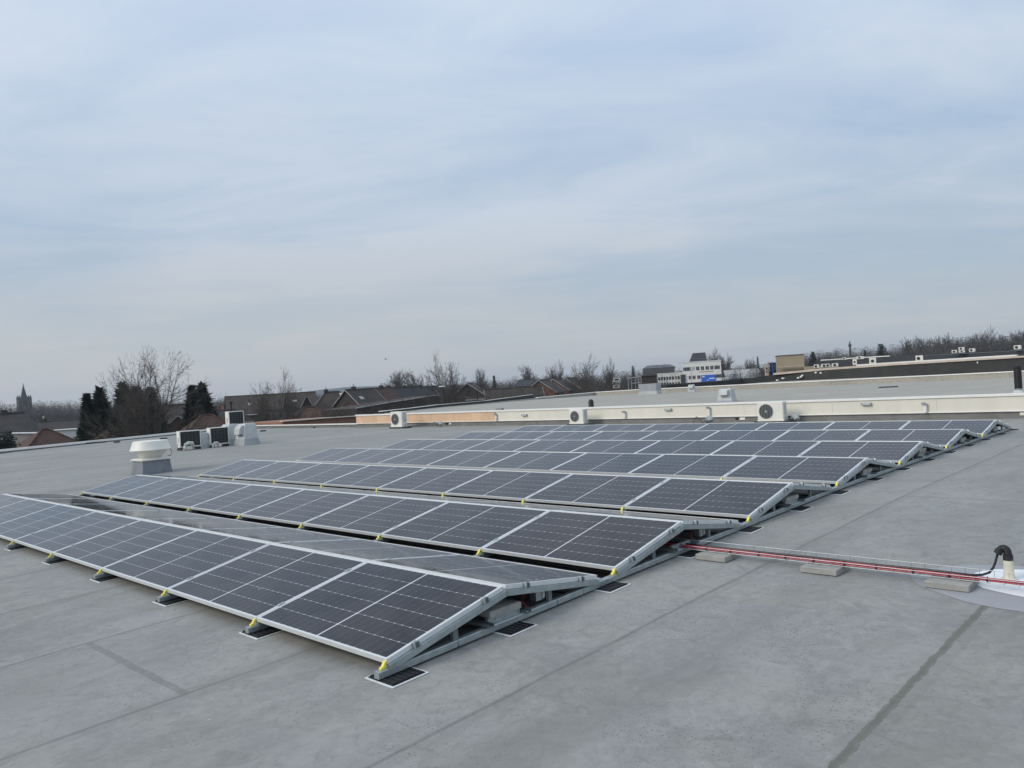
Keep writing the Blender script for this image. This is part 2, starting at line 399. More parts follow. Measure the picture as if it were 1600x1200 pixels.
pf = far1 + (far1-far0)*.6
print('roof2 edge', [tuple(round(c, 1) for c in q) for q in e], far0, far1)
poly = [(18, WY+.21), (XL, WY+.21)] + [(q.x, q.y) for q in e] + [(far0.x, far0.y), (far1.x, far1.y), (pf.x, pf.y), (18, pf.y-1)]
mb = MB(); mb.add([(p[0], p[1], z2(p[1])) for p in poly], [tuple(range(len(poly)))[::-1]])
part(mb, 'raised_roof', 'roof2', t)
mb = MB(); edge = [Vector((q.x, q.y, 0)) for q in e] + [Vector((far0.x, far0.y, 0)), Vector((far1.x, far1.y, 0)), Vector((pf.x, pf.y, 0))]
for i, (a, b) in enumerate(zip(edge, edge[1:])):
    h = [.03, .03, .04, .06, .12, .28, .33, .33][i]; h2 = [.03, .04, .06, .12, .28, .33, .33, .33][i]
    d = (b-a).normalized(); nn = Vector((-d.y, d.x, 0))*.25
    za, zb = z2(a.y), z2(b.y)
    mb.loft([[a+Vector((0, 0, za-.3)), a+nn+Vector((0, 0, za-.3)), a+nn+Vector((0, 0, za+h)), a+Vector((0, 0, za+h))],
             [b+Vector((0, 0, zb-.3)), b+nn+Vector((0, 0, zb-.3)), b+nn+Vector((0, 0, zb+h2)), b+Vector((0, 0, zb+h2))]])
part(mb, 'roof_kerb', 'roof2', t)
mb = MB()
for i, (a, b) in enumerate(zip(edge, edge[1:])):
    h = [.03, .03, .04, .06, .12, .28, .33, .33][i]; h2 = [.03, .04, .06, .12, .28, .33, .33, .33][i]
    if i < 4: continue
    d = (b-a).normalized(); nn = Vector((-d.y, d.x, 0)); za, zb = z2(a.y), z2(b.y)
    mb.loft([[a-nn*.05+Vector((0, 0, za+h+.004)), a+nn*.3+Vector((0, 0, za+h+.004)), a+nn*.3+Vector((0, 0, za+h+.07)), a-nn*.05+Vector((0, 0, za+h+.07))],
             [b-nn*.05+Vector((0, 0, zb+h2+.004)), b+nn*.3+Vector((0, 0, zb+h2+.004)), b+nn*.3+Vector((0, 0, zb+h2+.07)), b-nn*.05+Vector((0, 0, zb+h2+.07))]])
part(mb, 'kerb_cap', 'trim', t)
# second grey roof beyond the kerb
a, b = far0, pf
mb = MB(); d = (b-a).normalized(); nn = Vector((-d.y, d.x, 0))
mb.add([a+nn*.3+Vector((0, 0, .05)), b+nn*.3+Vector((0, 0, .05)), b+nn*60+Vector((0, 0, .25)), a+nn*32+Vector((0, 0, .15))], [(0, 1, 2, 3)])
o = mb.build('far_roof', 'roof2'); tag(o, kind='structure')

# ---------------------------------------------------------------- the solar array
PITCH_X, P_Y, W_H = 1.742, 2.552, 1.126
LX, LY, TH = 1.735, 1.143, .035
def make_panel():
    root = empty('solar_panel', (0, 0, 0))
    f = MB(); lip = .0135
    f.box(-LX, 0, 0, lip, -TH, 0); f.box(-LX, 0, LY-lip, LY, -TH, 0)
    f.box(-LX, -LX+lip, lip, LY-lip, -TH, 0); f.box(-lip, 0, lip, LY-lip, -TH, 0)
    f.build('frame', 'alu', root)
    c = MB(); c.box(-LX+lip, -lip, lip, LY-lip, -.008, -.0025)
    c.build('cell_sheet', 'cells', root)
    MB().box(-LX+lip, -lip, lip, LY-lip, -.013, -.0085).build('back_sheet', 'backing', root)
    return root
proto = make_panel(); used = False
def tent(i):
    y0 = i*P_Y; za = zr(y0); zb = zr(y0+P_Y); g_ = (zb-za)/P_Y
    low = Vector((0, y0, za+.125)); rid = Vector((0, y0+W_H, za+g_*W_H+.327)); bk = Vector((0, y0+2*W_H+.03, za+g_*2.28+.125))
    return low, rid, bk, rid + Vector((0, .03, 0))
rndp = random.Random(4)
for i in range(7):
    low, rid, bk, rid2 = tent(i)
    ta = math.atan2(rid.z-low.z, rid.y-low.y); tb = math.atan2(rid2.z-bk.z, bk.y-rid2.y)
    for k in range(8):
        for side in (0, 1):
            o = proto if not used else copy_tree(proto); used = True
            if side == 0:
                o.location = (-k*PITCH_X-.002, low.y, low.z); o.rotation_euler = (ta+R(rndp.uniform(-.12, .12)), 0, R(rndp.uniform(-.05, .05)))
            else:
                o.location = (-k*PITCH_X-LX-.002, bk.y, bk.z); o.rotation_euler = (tb+R(rndp.uniform(-.12, .12)), 0, math.pi)
            tag(o, ('%s dark solar panel from the right, %s slope of the %s row' % (ORD[k], ('near', 'far')[side], ROWN[i])) if k < 7 else
                'leftmost dark solar panel on the %s slope of the %s row' % (('near', 'far')[side], ROWN[i]),
                'solar panel', 'solar panels in rows on the flat roof')

# supports: one frame per row and panel joint
def make_frame():
    low, rid, bk, rid2 = [q - Vector((0, 0, zr(0))) for q in tent(0)]
    ta = math.atan2(rid.z-low.z, rid.y-low.y)
    root = empty('support_frame', (0, 0, 0))
    b = MB()
    for (a_, c_) in ((-.078, .62), (.626, 1.72), (1.726, 2.06), (2.066, P_Y-.084)):
        zf = lambda y: .031*y
        ring = lambda y: [(-.040, y, zf(y)+.019), (.012, y, zf(y)+.019), (.012, y, zf(y)+.060), (.007, y, zf(y)+.065), (-.040, y, zf(y)+.065)]
        b.loft([ring(a_), ring(c_)])
    b.build('base_rail', 'galv', root)
    def slope(A, B, h0, h1, x0=-.045, x1=.020):
        m = MB(); d = (B-A).normalized(); u = Vector((0, -d.z, d.y))
        if u.z < 0: u = -u
        r_ = lambda P: [P+Vector((x0, 0, 0))-u*h1, P+Vector((x1, 0, 0))-u*h1, P+Vector((x1, 0, 0))-u*h0, P+Vector((x0, 0, 0))-u*h0]
        m.loft([r_(A), r_(B)]); return m
    d1 = (rid-low).normalized()
    slope(low, rid+Vector((0, .012, 0)), TH+.0015, TH+.045).build('sloping_rail', 'galv', root)
    slope(rid2-Vector((0, .014, 0)), bk, TH+.0015, TH+.045).build('sloping_rail', 'galv', root)
    def post(y, zt, w_=.04):
        return MB().box(-.034, -.006, y-w_/2, y+w_/2, .031*y+.0655, zt)
    post(.62, .185, .05).build('post', 'galv_d', root)
    post(1.66, .20).build('post', 'galv_d', root)
    y_ = MB()
    y_.prism([(-.046, .0655), (-.016, .0655), (.006, .1125), (-.010, .1135), (-.028, .084), (-.046, .077)], -.028, -.003, 0)
    y_.build('yellow_clip', 'yellow', root)
    g2 = MB(); g2.prism([(2.27, .137), (2.34, .137), (2.34, .155), (2.30, .165), (2.27, .160)], -.035, .008, 0)
    g2.build('end_clip', 'alu', root)
    return root
fproto = make_frame()
def clamp_mb(end):
    m = MB()
    if end:      # hook over the outer frame edge
        m.box(-.008, .020, -.022, .022, .0, .004); m.box(.001, .006, -.022, .022, -.030, 0)
        m.box(.001, .034, -.022, -.018, -.036, 0); m.box(.001, .034, .018, .022, -.036, 0); m.box(.001, .036, -.022, .022, -.040, -.036)
        m.lathe([(.006, .004), (.006, .008), (.0, .009)], 6, (.008, 0, 0))
    else:
        m.box(-.022, .016, -.03, .03, .0005, .004); m.lathe([(.006, .004), (.006, .008), (.0, .009)], 6, (-.003, 0, 0))
    return m
for end in (1, 0):
    pass
fused = False
cm_end = clamp_mb(True); cm_mid = clamp_mb(False)
me_cache = {}
def add_clamps(root, end, mirror=False):
    low, rid, bk, rid2 = tent(0); dz0 = Vector((0, 0, zr(0)))
    for (A, B) in ((low, rid), (bk, rid2)):
        for s_ in (.21, .81):
            key = end
            if key not in me_cache:
                o = (cm_end if end else cm_mid).build('clamp', 'galv', root); me_cache[key] = o.data
            else:
                o = bpy.data.objects.new('clamp', me_cache[key]); COL.objects.link(o); o.parent = root
            o.location = A - dz0 + (B-A)*s_ + Vector((-.010 if not end else 0, 0, .001))
            an = math.atan2(B.z-A.z, B.y-A.y) if B.y > A.y else -math.atan2(B.z-A.z, A.y-B.y)
            o.rotation_euler = (an, 0, math.pi if False else 0)
            if mirror: o.scale = (-1, 1, 1)
frames = [(i, k) for i in range(7) for k in range(9) if i < 3 or k in (0, 1, 8)]
for (i, k) in frames:
    o = fproto if not fused else copy_tree(fproto)
    o['_c'] = 0
    fused = True
    low, rid, bk, rid2 = tent(i)
    g_ = (zr((i+1)*P_Y)-zr(i*P_Y))/P_Y
    o.location = (-k*PITCH_X - (0 if k == 0 else .0), i*P_Y, zr(i*P_Y)); o.rotation_euler = (math.atan(g_)-math.atan(.0313), 0, 0)
    where = 'right end' if k == 0 else ('left end' if k == 8 else '%s panel joint from the right' % ORD[k-1])
    tag(o, 'galvanised support frame with yellow clip, %s, %s row' % (where, ROWN[i]), 'support frame', 'support frames under the solar panels')
    del o['_c']
for o in [q for q in bpy.data.objects if q.name.startswith('support_frame')]:
    k = round(-o.location.x/PITCH_X)
    add_clamps(o, k in (0,), False)
    if k == 8: pass

# rubber mats under the rails
def make_mat():
    r_ = empty('rubber_mat', (0, 0, 0))
    m = MB(); m.box(-.135, .135, -.135, .135, .0045, .012)
    for q in (-.11, -.066, -.022, .022, .066, .11): m.box(-.125, .125, q-.004, q+.004, .012, .018)
    for q in (-.125, .121): m.box(q, q+.004, -.125, .125, .012, .019)
    m.build('ribbed_plate', 'rubber', r_)
    m = MB()
    for (a_, b_, c_, d_) in ((-.152, .152, -.152, -.136), (-.152, .152, .136, .152), (-.152, -.136, -.136, .136), (.136, .152, -.136, .136)): m.box(a_, b_, c_, d_, .003, .0075)
    m.build('white_border', 'whiteline', r_)
    return r_
mproto = make_mat(); first = True; cnt = 0
spots = [(0, 0, .03)] + [(k, 0, .03) for k in range(1, 7)]
for i in range(7):
    spots.append((0, i, 1.12))
    spots.append((0, i+1, -.20))
for (k, i, dy) in spots:
    o = mproto if first else copy_tree(mproto); first = False
    y = i*P_Y+dy
    o.location = (-k*PITCH_X+.02, y+.03, zr(y)); o.rotation_euler = (math.atan((zr(y+.2)-zr(y-.2))/.4), 0, 0)
    if k: lab = 'black rubber mat under the front end of the %s rail from the right' % ORD[k]
    elif dy == .03: lab = 'nearest black rubber mat with white border under the front corner of the array'
    elif dy > 1: lab = 'black rubber mat under the right rail at the middle of the %s row' % ROWN[i]
    elif i < 7: lab = 'black rubber mat under the right rail in the gap before the %s row' % ROWN[i]
    else: lab = 'farthest black rubber mat under the last end of the right rail'
    tag(o, lab, 'rubber mat', 'rubber mats under the rails')

# ballast trays and slabs near the right rail
for i in range(7):
    y0 = i*P_Y; z0 = zr(y0+1.1)-.008
    t = empty('ballast_tray', (0, y0, z0), 0, 'steel ballast tray between the rails at the right end of the %s row' % ROWN[i], 'ballast tray', 'ballast trays under the panels')
    for y in (.93, 1.36):
        m = MB(); a_ = -PITCH_X+.05; b_ = .045 if y < 1 else .03
        m.box(a_, b_, y-.03, y+.03, .073, .077); m.box(a_, b_, y-.03, y-.026, .0775, .10); m.box(a_, b_, y+.026, y+.03, .0775, .10)
        m.build('channel', 'galv_d', t)
    m = MB(); m.box(-.06, -.03, .97, 1.32, .073, .115)
    for q in (1.05, 1.18): m.lathe([(.008, 0), (.008, .006), (0, .008)], 8, (-.028, q, .09))
    m.build('bracket', 'galv', t)
    n = 2 if i == 4 else 1
    for q in range(n):
        dx, dy = (-.03, .03) if q == 0 else (.0, -.02)
        o = MB().bev(-.34+dx, .015+dx, .95+dy, 1.30+dy, .118+q*.05, .166+q*.05, .006).build('ballast_slab', 'concrete', None, loc=(0, y0, z0))
        if i == 1: o.location.x -= .25
        lab = {(4, 2): 'grey concrete ballast slab, %s one of the pair under the third farthest row'}.get((i, n))
        tag(o, (lab % ('lower', 'upper')[q]) if lab else 'single grey concrete ballast slab under the right end of the %s row' % ROWN[i], 'ballast slab', 'concrete ballast slabs under the panels')
for i in range(6):  # black strips added along the row gaps to make their floor black
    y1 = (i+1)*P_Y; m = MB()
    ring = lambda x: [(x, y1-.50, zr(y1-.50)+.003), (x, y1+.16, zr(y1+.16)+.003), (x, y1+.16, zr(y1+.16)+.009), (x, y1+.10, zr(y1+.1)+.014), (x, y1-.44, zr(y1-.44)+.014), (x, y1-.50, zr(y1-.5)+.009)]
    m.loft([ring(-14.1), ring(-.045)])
    tag(m.build('black_strip', 'backing'), 'long black strip lying in the gap before the %s row' % ROWN[i+1], 'rubber strip', 'black strips between the rows')
# optimisers hanging from the far slope at the right end of rows
for i in (0, 1):
    y0 = i*P_Y; z0 = zr(y0+1.6)
    t = empty('power_optimizer', (-.09, y0+1.60, z0), 0, 'small metal converter box hanging under the far slope of the %s row' % ROWN[i], 'power optimiser', 'converter boxes under the panels')
    MB().bev(-.04, .04, -.055, .055, .085, .235, .006).build('casing', 'zinc', t)
    m = MB(); m.box(.0405, .044, -.05, -.005, .09, .225); m.lathe([(.012, 0), (.012, .012), (0, .014)], 10, (.0, 0, .235)); m.build('side_plate', 'galv', t)
    m = MB(); m.box(.0445, .0465, .012, .036, .10, .15); m.box(.0445, .0465, .012, .036, .165, .20); m.build('label_sticker', 'whitepl', t)
    c = MB().tube([(-.10, y0+1.50, z0+.21), (-.085, y0+1.44, z0+.16), (-.075, y0+1.40, z0+.11), (-.06, y0+1.43, z0+.065), (-.04, y0+1.46, z0+.05)], .004, 6).build('red_cable', 'red', None, True)
    tag(c, 'short red cable looping down beside the converter box in the %s row' % ROWN[i], 'cable', 'short red cables under the panels')
m = MB(); zb = zr(3.3)
m.tube([(-.06, 3.02, zb+.08), (-.09, 3.12, zb+.13), (-.14, 3.25, zb+.17), (-.2, 3.4, zb+.16), (-.28, 3.6, zb+.12)], .004)
m.tube([(-.30, 4.10, zb+.20), (-.22, 4.0, zb+.18), (-.20, 3.88, zb+.13), (-.28, 3.80, zb+.10)], .005)
m.tube([(-.55, 4.05, zb+.22), (-.40, 3.95, zb+.18), (-.30, 3.86, zb+.12)], .005)
tag(m.build('loose_cable', 'red', None, True), 'loose red cables bunched in the opening under the second nearest row', 'cable')

# ---------------------------------------------------------------- cable tray, cables, slabs, pipe
TY0, TY1 = 3.665, 3.835
def tz(x): return zr(3.8)+.058
t = empty('cable_tray', (0, 3.75, 0), 0, 'wire mesh cable tray running right from the array over the roof', 'cable tray')
m1, m2 = MB(), MB(); x0, x1 = -.42, 4.6
for y, z in ((TY0, 0), (TY0+.057, 0), (TY1-.057, 0), (TY1, 0), (TY1, .055), (TY0, .030)):
    m1.tube([(x0, y, tz(0)+z), (x1, y, tz(0)+z)], .0026, 5)
x = x0
while x < x1:
    m2.tube([(x, TY0-.0046, tz(0)+.032), (x, TY0-.0046, tz(0)-.0046), (x, TY1+.0046, tz(0)-.0046), (x, TY1+.0046, tz(0)+.057)], .0022, 5); x += .10
for mm, nm in ((m1, 'long_wires'), (m2, 'cross_wires')):
    o = mm.build(nm, 'zinc'); o.parent = t; o.matrix_parent_inverse = Matrix.Translation((0, -3.75, 0))
rg = random.Random(3)
t = empty('red_cable_bundle', (0, 3.69, tz(0)), 0, 'bundle of red cables tied along the near side of the cable tray', 'cable bundle')
for q in range(4):
    oy, oz = [(-.004, .006), (.011, .006), (.003, .020), (.017, .019)][q]
    pts_ = [(x0-.02+.11*k, oy + rg.uniform(-.0025, .0025)-.003, oz + .004 + rg.uniform(-.0015, .0035)) for k in range(46)]
    MB().tube(pts_, .0066, 7).build('red_cable', 'red', t, True)
tie = None
for k in range(18):
    xx = -.02 + k*.27 + rg.uniform(-.02, .02)
    m = MB(); rr_ = .022
    m.tube([(xx, .003+rr_*math.cos(a*math.pi/5), .017+rr_*math.sin(a*math.pi/5)) for a in range(11)], .0028, 5)
    m.box(xx-.005, xx+.005, -.024, -.014, .008, .022); m.tube([(xx, -.018, .02), (xx+.003, -.034, .030)], .0018, 4)
    m.build('zip_tie', 'black', t)
pts_ = [(x0-.3, 3.90, tz(0)+.05), (x0-.1, 3.82, tz(0)+.04), (x0+.1, 3.785, tz(0)+.012)] + [(x0+.1+.2*k, 3.782+.004*math.sin(k*1.7), tz(0)+.020+.002*math.sin(k)) for k in range(1, 14)]
pts_ += [(2.53, 3.785, tz(0)+.016), (2.60, 3.82, tz(0)+.018), (2.64, 3.87, tz(0)+.03), (2.657, 3.93, tz(0)+.06), (2.664, 3.98, tz(0)+.10), (2.670, 4.022, tz(0)+.15)]
tag(MB().tube(pts_, .0095, 8).build('black_cable', 'black', None, True), 'thick black cable lying in the tray and rising into the bent pipe', 'cable')
m = MB(); m.box(x0, 2.45, TY1-.042, TY1-.012, tz(0)+.0025, tz(0)+.010)
for q, (xa, lb) in enumerate(((.22, 'concrete slab under the cable tray, nearest the solar array'), (1.26, 'concrete slab under the middle of the cable tray'), (2.262, 'concrete slab under the cable tray beside the white patch'))):
    o = MB().bev(xa, xa+.315, 3.535, 3.845, .004, .052, .005).build('paving_slab', 'concrete', None, loc=(0, 0, zr(3.69)))
    tag(o, lb, 'paving slab', 'slabs under the cable tray')

def blob(cx, cy, rx, ry, off, seed, n=40, jag=.06):
    r_ = random.Random(seed); vs = [(cx, cy, zr(cy)+off)]
    ph = [r_.uniform(0, 6.28) for _ in range(4)]
    for k in range(n):
        a = k*2*math.pi/n; f = 1 + jag*(math.sin(2*a+ph[0])+.6*math.sin(3*a+ph[1])+.4*math.sin(5*a+ph[2])+.3*math.sin(9*a+ph[3]))
        y = cy+ry*f*math.sin(a); vs.append((cx+rx*f*math.cos(a), y, zr(y)+off))
    return MB().add(vs, [(0, k+1, (k+1) % n+1) for k in range(n)])
tag(blob(3.0, 3.88, .94, .64, .0025, 5, jag=.035).build('sealed_patch', 'patch'), 'smooth blue grey sealed patch on the roof around the pipe', 'roof patch')
tag(blob(2.99, 4.02, .50, .44, .0055, 8, jag=.04).build('white_patch', 'patchw'), 'bright white coating patch on the roof at the foot of the pipe', 'roof patch')

PX, PY, PZ = 2.740, 4.03, zr(4.03)+.008
t = empty('vent_pipe', (PX, PY, PZ), 0, 'cream pipe with bent black hose on top, standing in the white patch', 'pipe')
MB().lathe([(.060, 0), (.050, .008), (.041, .02), (.037, .04), (.036, .12), (.032, .168), (.0, .169)], 24).build('pipe', 'pipe', t, True)
pth = [(0, 0, .160), (0, 0, .205), (-.003, 0, .224), (-.012, 0, .238), (-.026, 0, .244), (-.041, 0, .240), (-.053, -.002, .227), (-.065, -.004, .206)]
fine = []
for a_, b_ in zip(pth, pth[1:]):
    for k in range(4): fine.append(tuple(a_[j]+(b_[j]-a_[j])*k/4 for j in range(3)))
fine.append(pth[-1])
MB().tube(fine, [.030 + (.0012 if k % 2 else -.0006) - .005*k/len(fine) for k in range(len(fine))], 20).build('elbow', 'black', t, True)
m = MB(); m.tube([(0, 0, .152), (0, 0, .194)], .036, 20); m.build('collar', 'rubber', t, True)
m = MB(); m.tube([(-.054, -.002, .227), (-.071, -.005, .198)], .030, 20); m.build('collar', 'rubber', t, True)

# ---------------------------------------------------------------- roof machines on the left
def yaw_to(v): return math.atan2(v.y, v.x)
FX, FY = -17.5, 5.42
t = empty('roof_fan', (FX, FY, zr(FY)), R(0), 'cream mushroom shaped roof fan on a grey curb at the left', 'roof fan')
hw0, hw1 = .50, .41
m = MB(); sq = lambda h, z: [(-h, -h, z), (h, -h, z), (h, h, z), (-h, h, z)]
m.loft([sq(.455, 0), sq(.41, .36)]); m.build('curb', 'curbgrey', t)
m = MB(); m.loft([sq(.455, .361), sq(.455, .39), sq(.38, .415)]); m.build('curb_cap', 'whitepl', t)
t.scale = (.86, .86, 1.0)
# small square foot, bowl and overhanging octagonal hood
m = MB(); m.lathe([(.30, .416), (.32, .45), (.36, .47), (.47, .60), (.50, .625), (.0, .626)], 28); m.build('bowl', 'whitepl', t, True)
m = MB(); m.lathe([(.60, .625), (.605, .64), (.585, .66), (.53, .80), (.50, .865), (.48, .875), (.0, .885)], 28); m.build('hood', 'whitepl', t, True)
MB().tube([(.30, .38, .70), (.36, .46, .62), (.40, .50, .52), (.36, .46, .44), (.30, .40, .43)], .009, 6).build('power_cable', 'black', t, True)

def coil_unit(name, loc, rz, w_, d_, h_, label, group, base=.08):
    # dark condenser coil towards local +x, fan behind
    t = empty(name, loc, rz, label, 'air conditioner', group)
    m = MB(); fr = .035
    m.box(-d_/2, d_/2-.012, -w_/2, w_/2, base+.03, base+h_)
    m.box(d_/2-.0115, d_/2, -w_/2, -w_/2+fr, base+.03, base+h_); m.box(d_/2-.0115, d_/2, w_/2-fr*.8, w_/2, base+.03, base+h_)
    m.box(d_/2-.0115, d_/2, -w_/2+fr, w_/2-fr*.8, base+h_-.03, base+h_); m.box(d_/2-.0115, d_/2, -w_/2+fr, w_/2-fr*.8, base+.03, base+.07)
    m.build('housing', 'whitepl', t)
    m = MB(); m.box(d_/2-.0115, d_/2-.006, -w_/2+fr, w_/2-fr*.8, base+.07, base+h_-.03); o = m.build('coil', 'fin', t)
    m = MB()
    for k in range(1, 7): m.box(d_/2-.004, d_/2-.001, -w_/2+fr, w_/2-fr*.8, base+.07+(h_-.10)*k/7-.002, base+.07+(h_-.10)*k/7+.002)
    for k in range(1, 5): m.box(d_/2-.006, d_/2-.004, -w_/2+fr+(w_-fr*1.8)*k/5-.002, -w_/2+fr+(w_-fr*1.8)*k/5+.002, base+.07, base+h_-.03)
    m.build('guard_grid', 'galv_d', t)
    m = MB(); m.box(-d_*.1, d_*.22, -w_/2-.006, -w_/2, base+h_*.35, base+h_*.62); m.tube([(0, -w_/2-.01, base+h_*.3), (.02, -w_/2-.05, base+.12), (.06, -w_/2-.06, base)], .012, 6); m.build('service_cover', 'hood', t)
    MB().box(-d_*.8, d_*.85, -w_/2+.02, -w_/2+.12, 0, base+.028).build('foot', 'rubber', t); MB().box(-d_*.8, d_*.85, w_/2-.16, w_/2-.06, 0, base+.028).build('foot', 'rubber', t)
    return t
zA = zr(10)
coil_unit('air_conditioner', (-26.0, 10.22, zA), R(-6), .80, .34, .66, 'white air conditioner with dark coil, left one of the pair by the left roof edge', 'air conditioners with dark coils')
coil_unit('air_conditioner', (-25.9, 11.35, zA), R(-6), .74, .34, .70, 'white air conditioner with dark coil, beside the two grey hoods', 'air conditioners with dark coils')
MBp = MB(); MBp.box(-.03, .03, -.26, .26, .02, .60)
o = MBp.build('blank_panel', 'hoodl', None, loc=(-25.95, 10.82, zA)); o.rotation_euler = (0, 0, R(-6)); tag(o, 'plain light grey sheet standing between the two air conditioners', 'sheet')
u3 = coil_unit('air_conditioner', (-27.2, 12.75, zA+.62), R(-4), .66, .34, .68, 'white air conditioner with gridded coil, raised behind the two grey hoods', 'air conditioners with dark coils', .06)
m = MB()
for a_ in (-.15, .15):
    for b_ in (-.28, .28): m.box(a_-.02, a_+.02, b_-.02, b_+.02, -.62, 0)
m.box(-.2, .2, -.32, -.27, -.04, 0); m.box(-.2, .2, .27, .32, -.04, 0); m.build('stand', 'galv', u3)
# cable ducts in front of the pair
for (x_, y_, lb) in ((-25.55, 9.98, 'curved grey duct outlet in front of the left air conditioner'), (-25.5, 11.02, 'small curved duct outlet between the two air conditioners')):
    t = empty('duct_outlet', (x_, y_, zA), 0, lb, 'duct')
    s_ = 1 if y_ < 10.5 else .7
    MB().tube([(-.1*s_, .22*s_, .02), (-.1*s_, .22*s_, .16*s_), (0, .16*s_, .26*s_), (.03, 0, .28*s_), (.05, -.12*s_, .22*s_), (.05, -.15*s_, .08*s_)][::-1], .07*s_, 12).build('duct', 'hoodl', t, True)
    MB().tube([(.05, -.15*s_, .0), (.05, -.15*s_, .075*s_)], .078*s_, 12).build('mouth', 'concrete', t, True)
def hood_vent(loc, rz, w_, label, matn='hoodl', h=.86, ch=.30, name='vent_hood'):
    t = empty(name, loc, rz, label, 'vent hood', 'angular grey vent hoods')
    q = lambda a, b, c, d, z: [(a, c, z), (b, c, z), (b, d, z), (a, d, z)]
    e = w_/2
    m = MB(); m.loft([q(-e*1.15, e*1.15, -e*1.15, e*1.15, 0), q(-e, e, -e, e, h*ch)]); m.build('curb', 'hood', t)
    m = MB(); m.loft([q(-e*.98, e*.98, -e*.98, e*.98, h*(ch+.001)), q(-e*.80, e*.80, -e*.70, e*.85, h*.93), q(-e*.7, e*.7, -e*.6, e*.75, h)]); m.build('body', matn, t)
    m = MB(); m.prism([(-e*1.42, h*.52), (-e*.8, h*.52), (-e*.74, h*.93), (-e*.98, h*.93), (-e*1.30, h*.78)], -e*.55, e*.55, 0); m.build('cowl', matn, t)
    m = MB(); m.box(-e*.48, e*.48, -e*1.36, -e*.9, h*.50, h*.518); m.build('opening', 'fin', t)
    return t
hood_vent((-25.1, 12.15, zA), R(6), .64, 'light grey angular vent hood, nearer of the pair beside the air conditioners')
hood_vent((-26.1, 11.98, zA), R(6), .60, 'light grey angular vent hood, farther of the pair beside the air conditioners')

# dark blocks lying near the left roof edge
for (xa, xb, yp, lb) in ((96, 131, 696, 'long dark block lying by the left roof edge, leftmost of four'), (134, 166, 693.5, 'dark block lying by the left roof edge, second of four'),
                         (178, 187, 691.5, 'short dark block lying by the left roof edge, third of four'), (250, 261, 686, 'dark block lying by the roof edge behind the fan'),
                         (408, 414, 667.5, 'small black block at the foot of the back roof edge'), (407, 415, 674, 'small black block near the raised air conditioner'), (524, 531, 665.5, 'black drain block at the foot of the back edge'),):
    p, q = onz(xa, yp, .205), onz(xb, yp - .09*(xb-xa), .205)
    p.z = q.z = 0
    if xa > 500: p.y = q.y = 21.5
    d = q-p; o = MB().bev(0, d.length, -.06, .06, 0, .07, .012).build('dark_block', 'rubber', None, loc=(p.x, p.y, zr(15))); o.rotation_euler = (0, 0, yaw_to(d)); tag(o, lb, 'block')

# ---------------------------------------------------------------- units and fittings along the wall
def split_unit(xl, w_, h_, d_, label, yc, fan=.36, rz=0, base=.07):
    p = onz(xl, 662, .215); loc = (onY(xl, 655, yc).x, yc, zr(yc))
    t = empty('outdoor_unit', loc, rz, label, 'air conditioner', 'white outdoor units along the wall')
    m = MB(); m.bev(-w_/2, w_/2, -d_/2, d_/2, base, base+h_, .012); m.box(-w_/2-.01, w_/2+.01, -d_/2-.012, d_/2, base, base+.045); m.build('housing', 'whitepl', t)
    fx, fz, fr = -w_/2+fan*h_+.06, base+h_*.51, fan*h_
    def disc(r, y, n=28): return [(fx+r*math.cos(k*2*math.pi/n), y, fz+r*math.sin(k*2*math.pi/n)) for k in range(n)]
    m = MB(); m.loft([disc(fr, -d_/2-.002), disc(fr, -d_/2-.005)]); m.build('fan_opening', 'grille', t)
    m = MB()
    for k in range(9):
        x_ = fx-fr*.88+fr*1.76*k/8; hh = math.sqrt(max(0, fr*fr-(x_-fx)**2))
        m.box(x_-.004, x_+.004, -d_/2-.012, -d_/2-.007, fz-hh, fz+hh)
    m.loft([disc(fr*.16, -d_/2-.0125), disc(fr*.16, -d_/2-.016)])
    m.loft([disc(fr*1.03, -d_/2-.006), disc(fr*1.03, -d_/2-.012), disc(fr*.96, -d_/2-.012), disc(fr*.96, -d_/2-.006)], False)
    m.build('fan_guard', 'hood', t)
    m = MB(); m.box(w_/2+.0005, w_/2+.012, -d_*.2, d_*.35, base+h_*.35, base+h_*.92); m.box(w_/2+.0005, w_/2+.05, d_*.0, d_*.3, base+.06, base+.16); m.build('service_cover', 'hoodl', t)
    MB().box(-w_/2-.14, w_/2+.30, -d_/2+.02, -d_/2+.12, 0, base-.002).build('foot', 'rubber', t); MB().box(-w_/2-.14, w_/2+.30, d_/2-.12, d_/2-.02, 0, base-.002).build('foot', 'rubber', t)
    return t
split_unit(623, .80, .74, .34, 'small white outdoor unit on a black base before the peach wall', 20.6, .36, R(4))
split_unit(904, .68, .58, .30, 'white outdoor unit left of the two before the cream wall', 21.0, .36, R(2))
split_unit(1207, .86, .62, .30, 'white outdoor unit right of the two before the cream wall', 21.0, .38, R(2))
def wall_x(px_): return onY(px_, 645, WY).x
for px_, h, lb in ((777, .24, 'short white pipe with grey cap at the joint of peach and cream cladding'), (978, .2, 'short white pipe with grey cap right of the middle outdoor unit'),
                (1110, .27, 'short white pipe with grey cap left of the right outdoor unit'), (1448, .2, 'short white pipe with grey cap at the right end of the cream wall')):
    t = empty('wall_pipe', (wall_x(px_), WY-.10, .405), 0, lb, 'pipe', 'capped pipes on the cream wall')
    MB().tube([(0, 0, 0), (0, 0, h)], .045, 12).build('pipe', 'trim', t, True)
    m = MB(); m.tube([(-.01, 0, h+.001), (-.01, 0, h+.05)], .062, 12); m.box(-.09, -.02, -.05, .05, h+.01, h+.08); m.build('cap', 'hood', t, True)
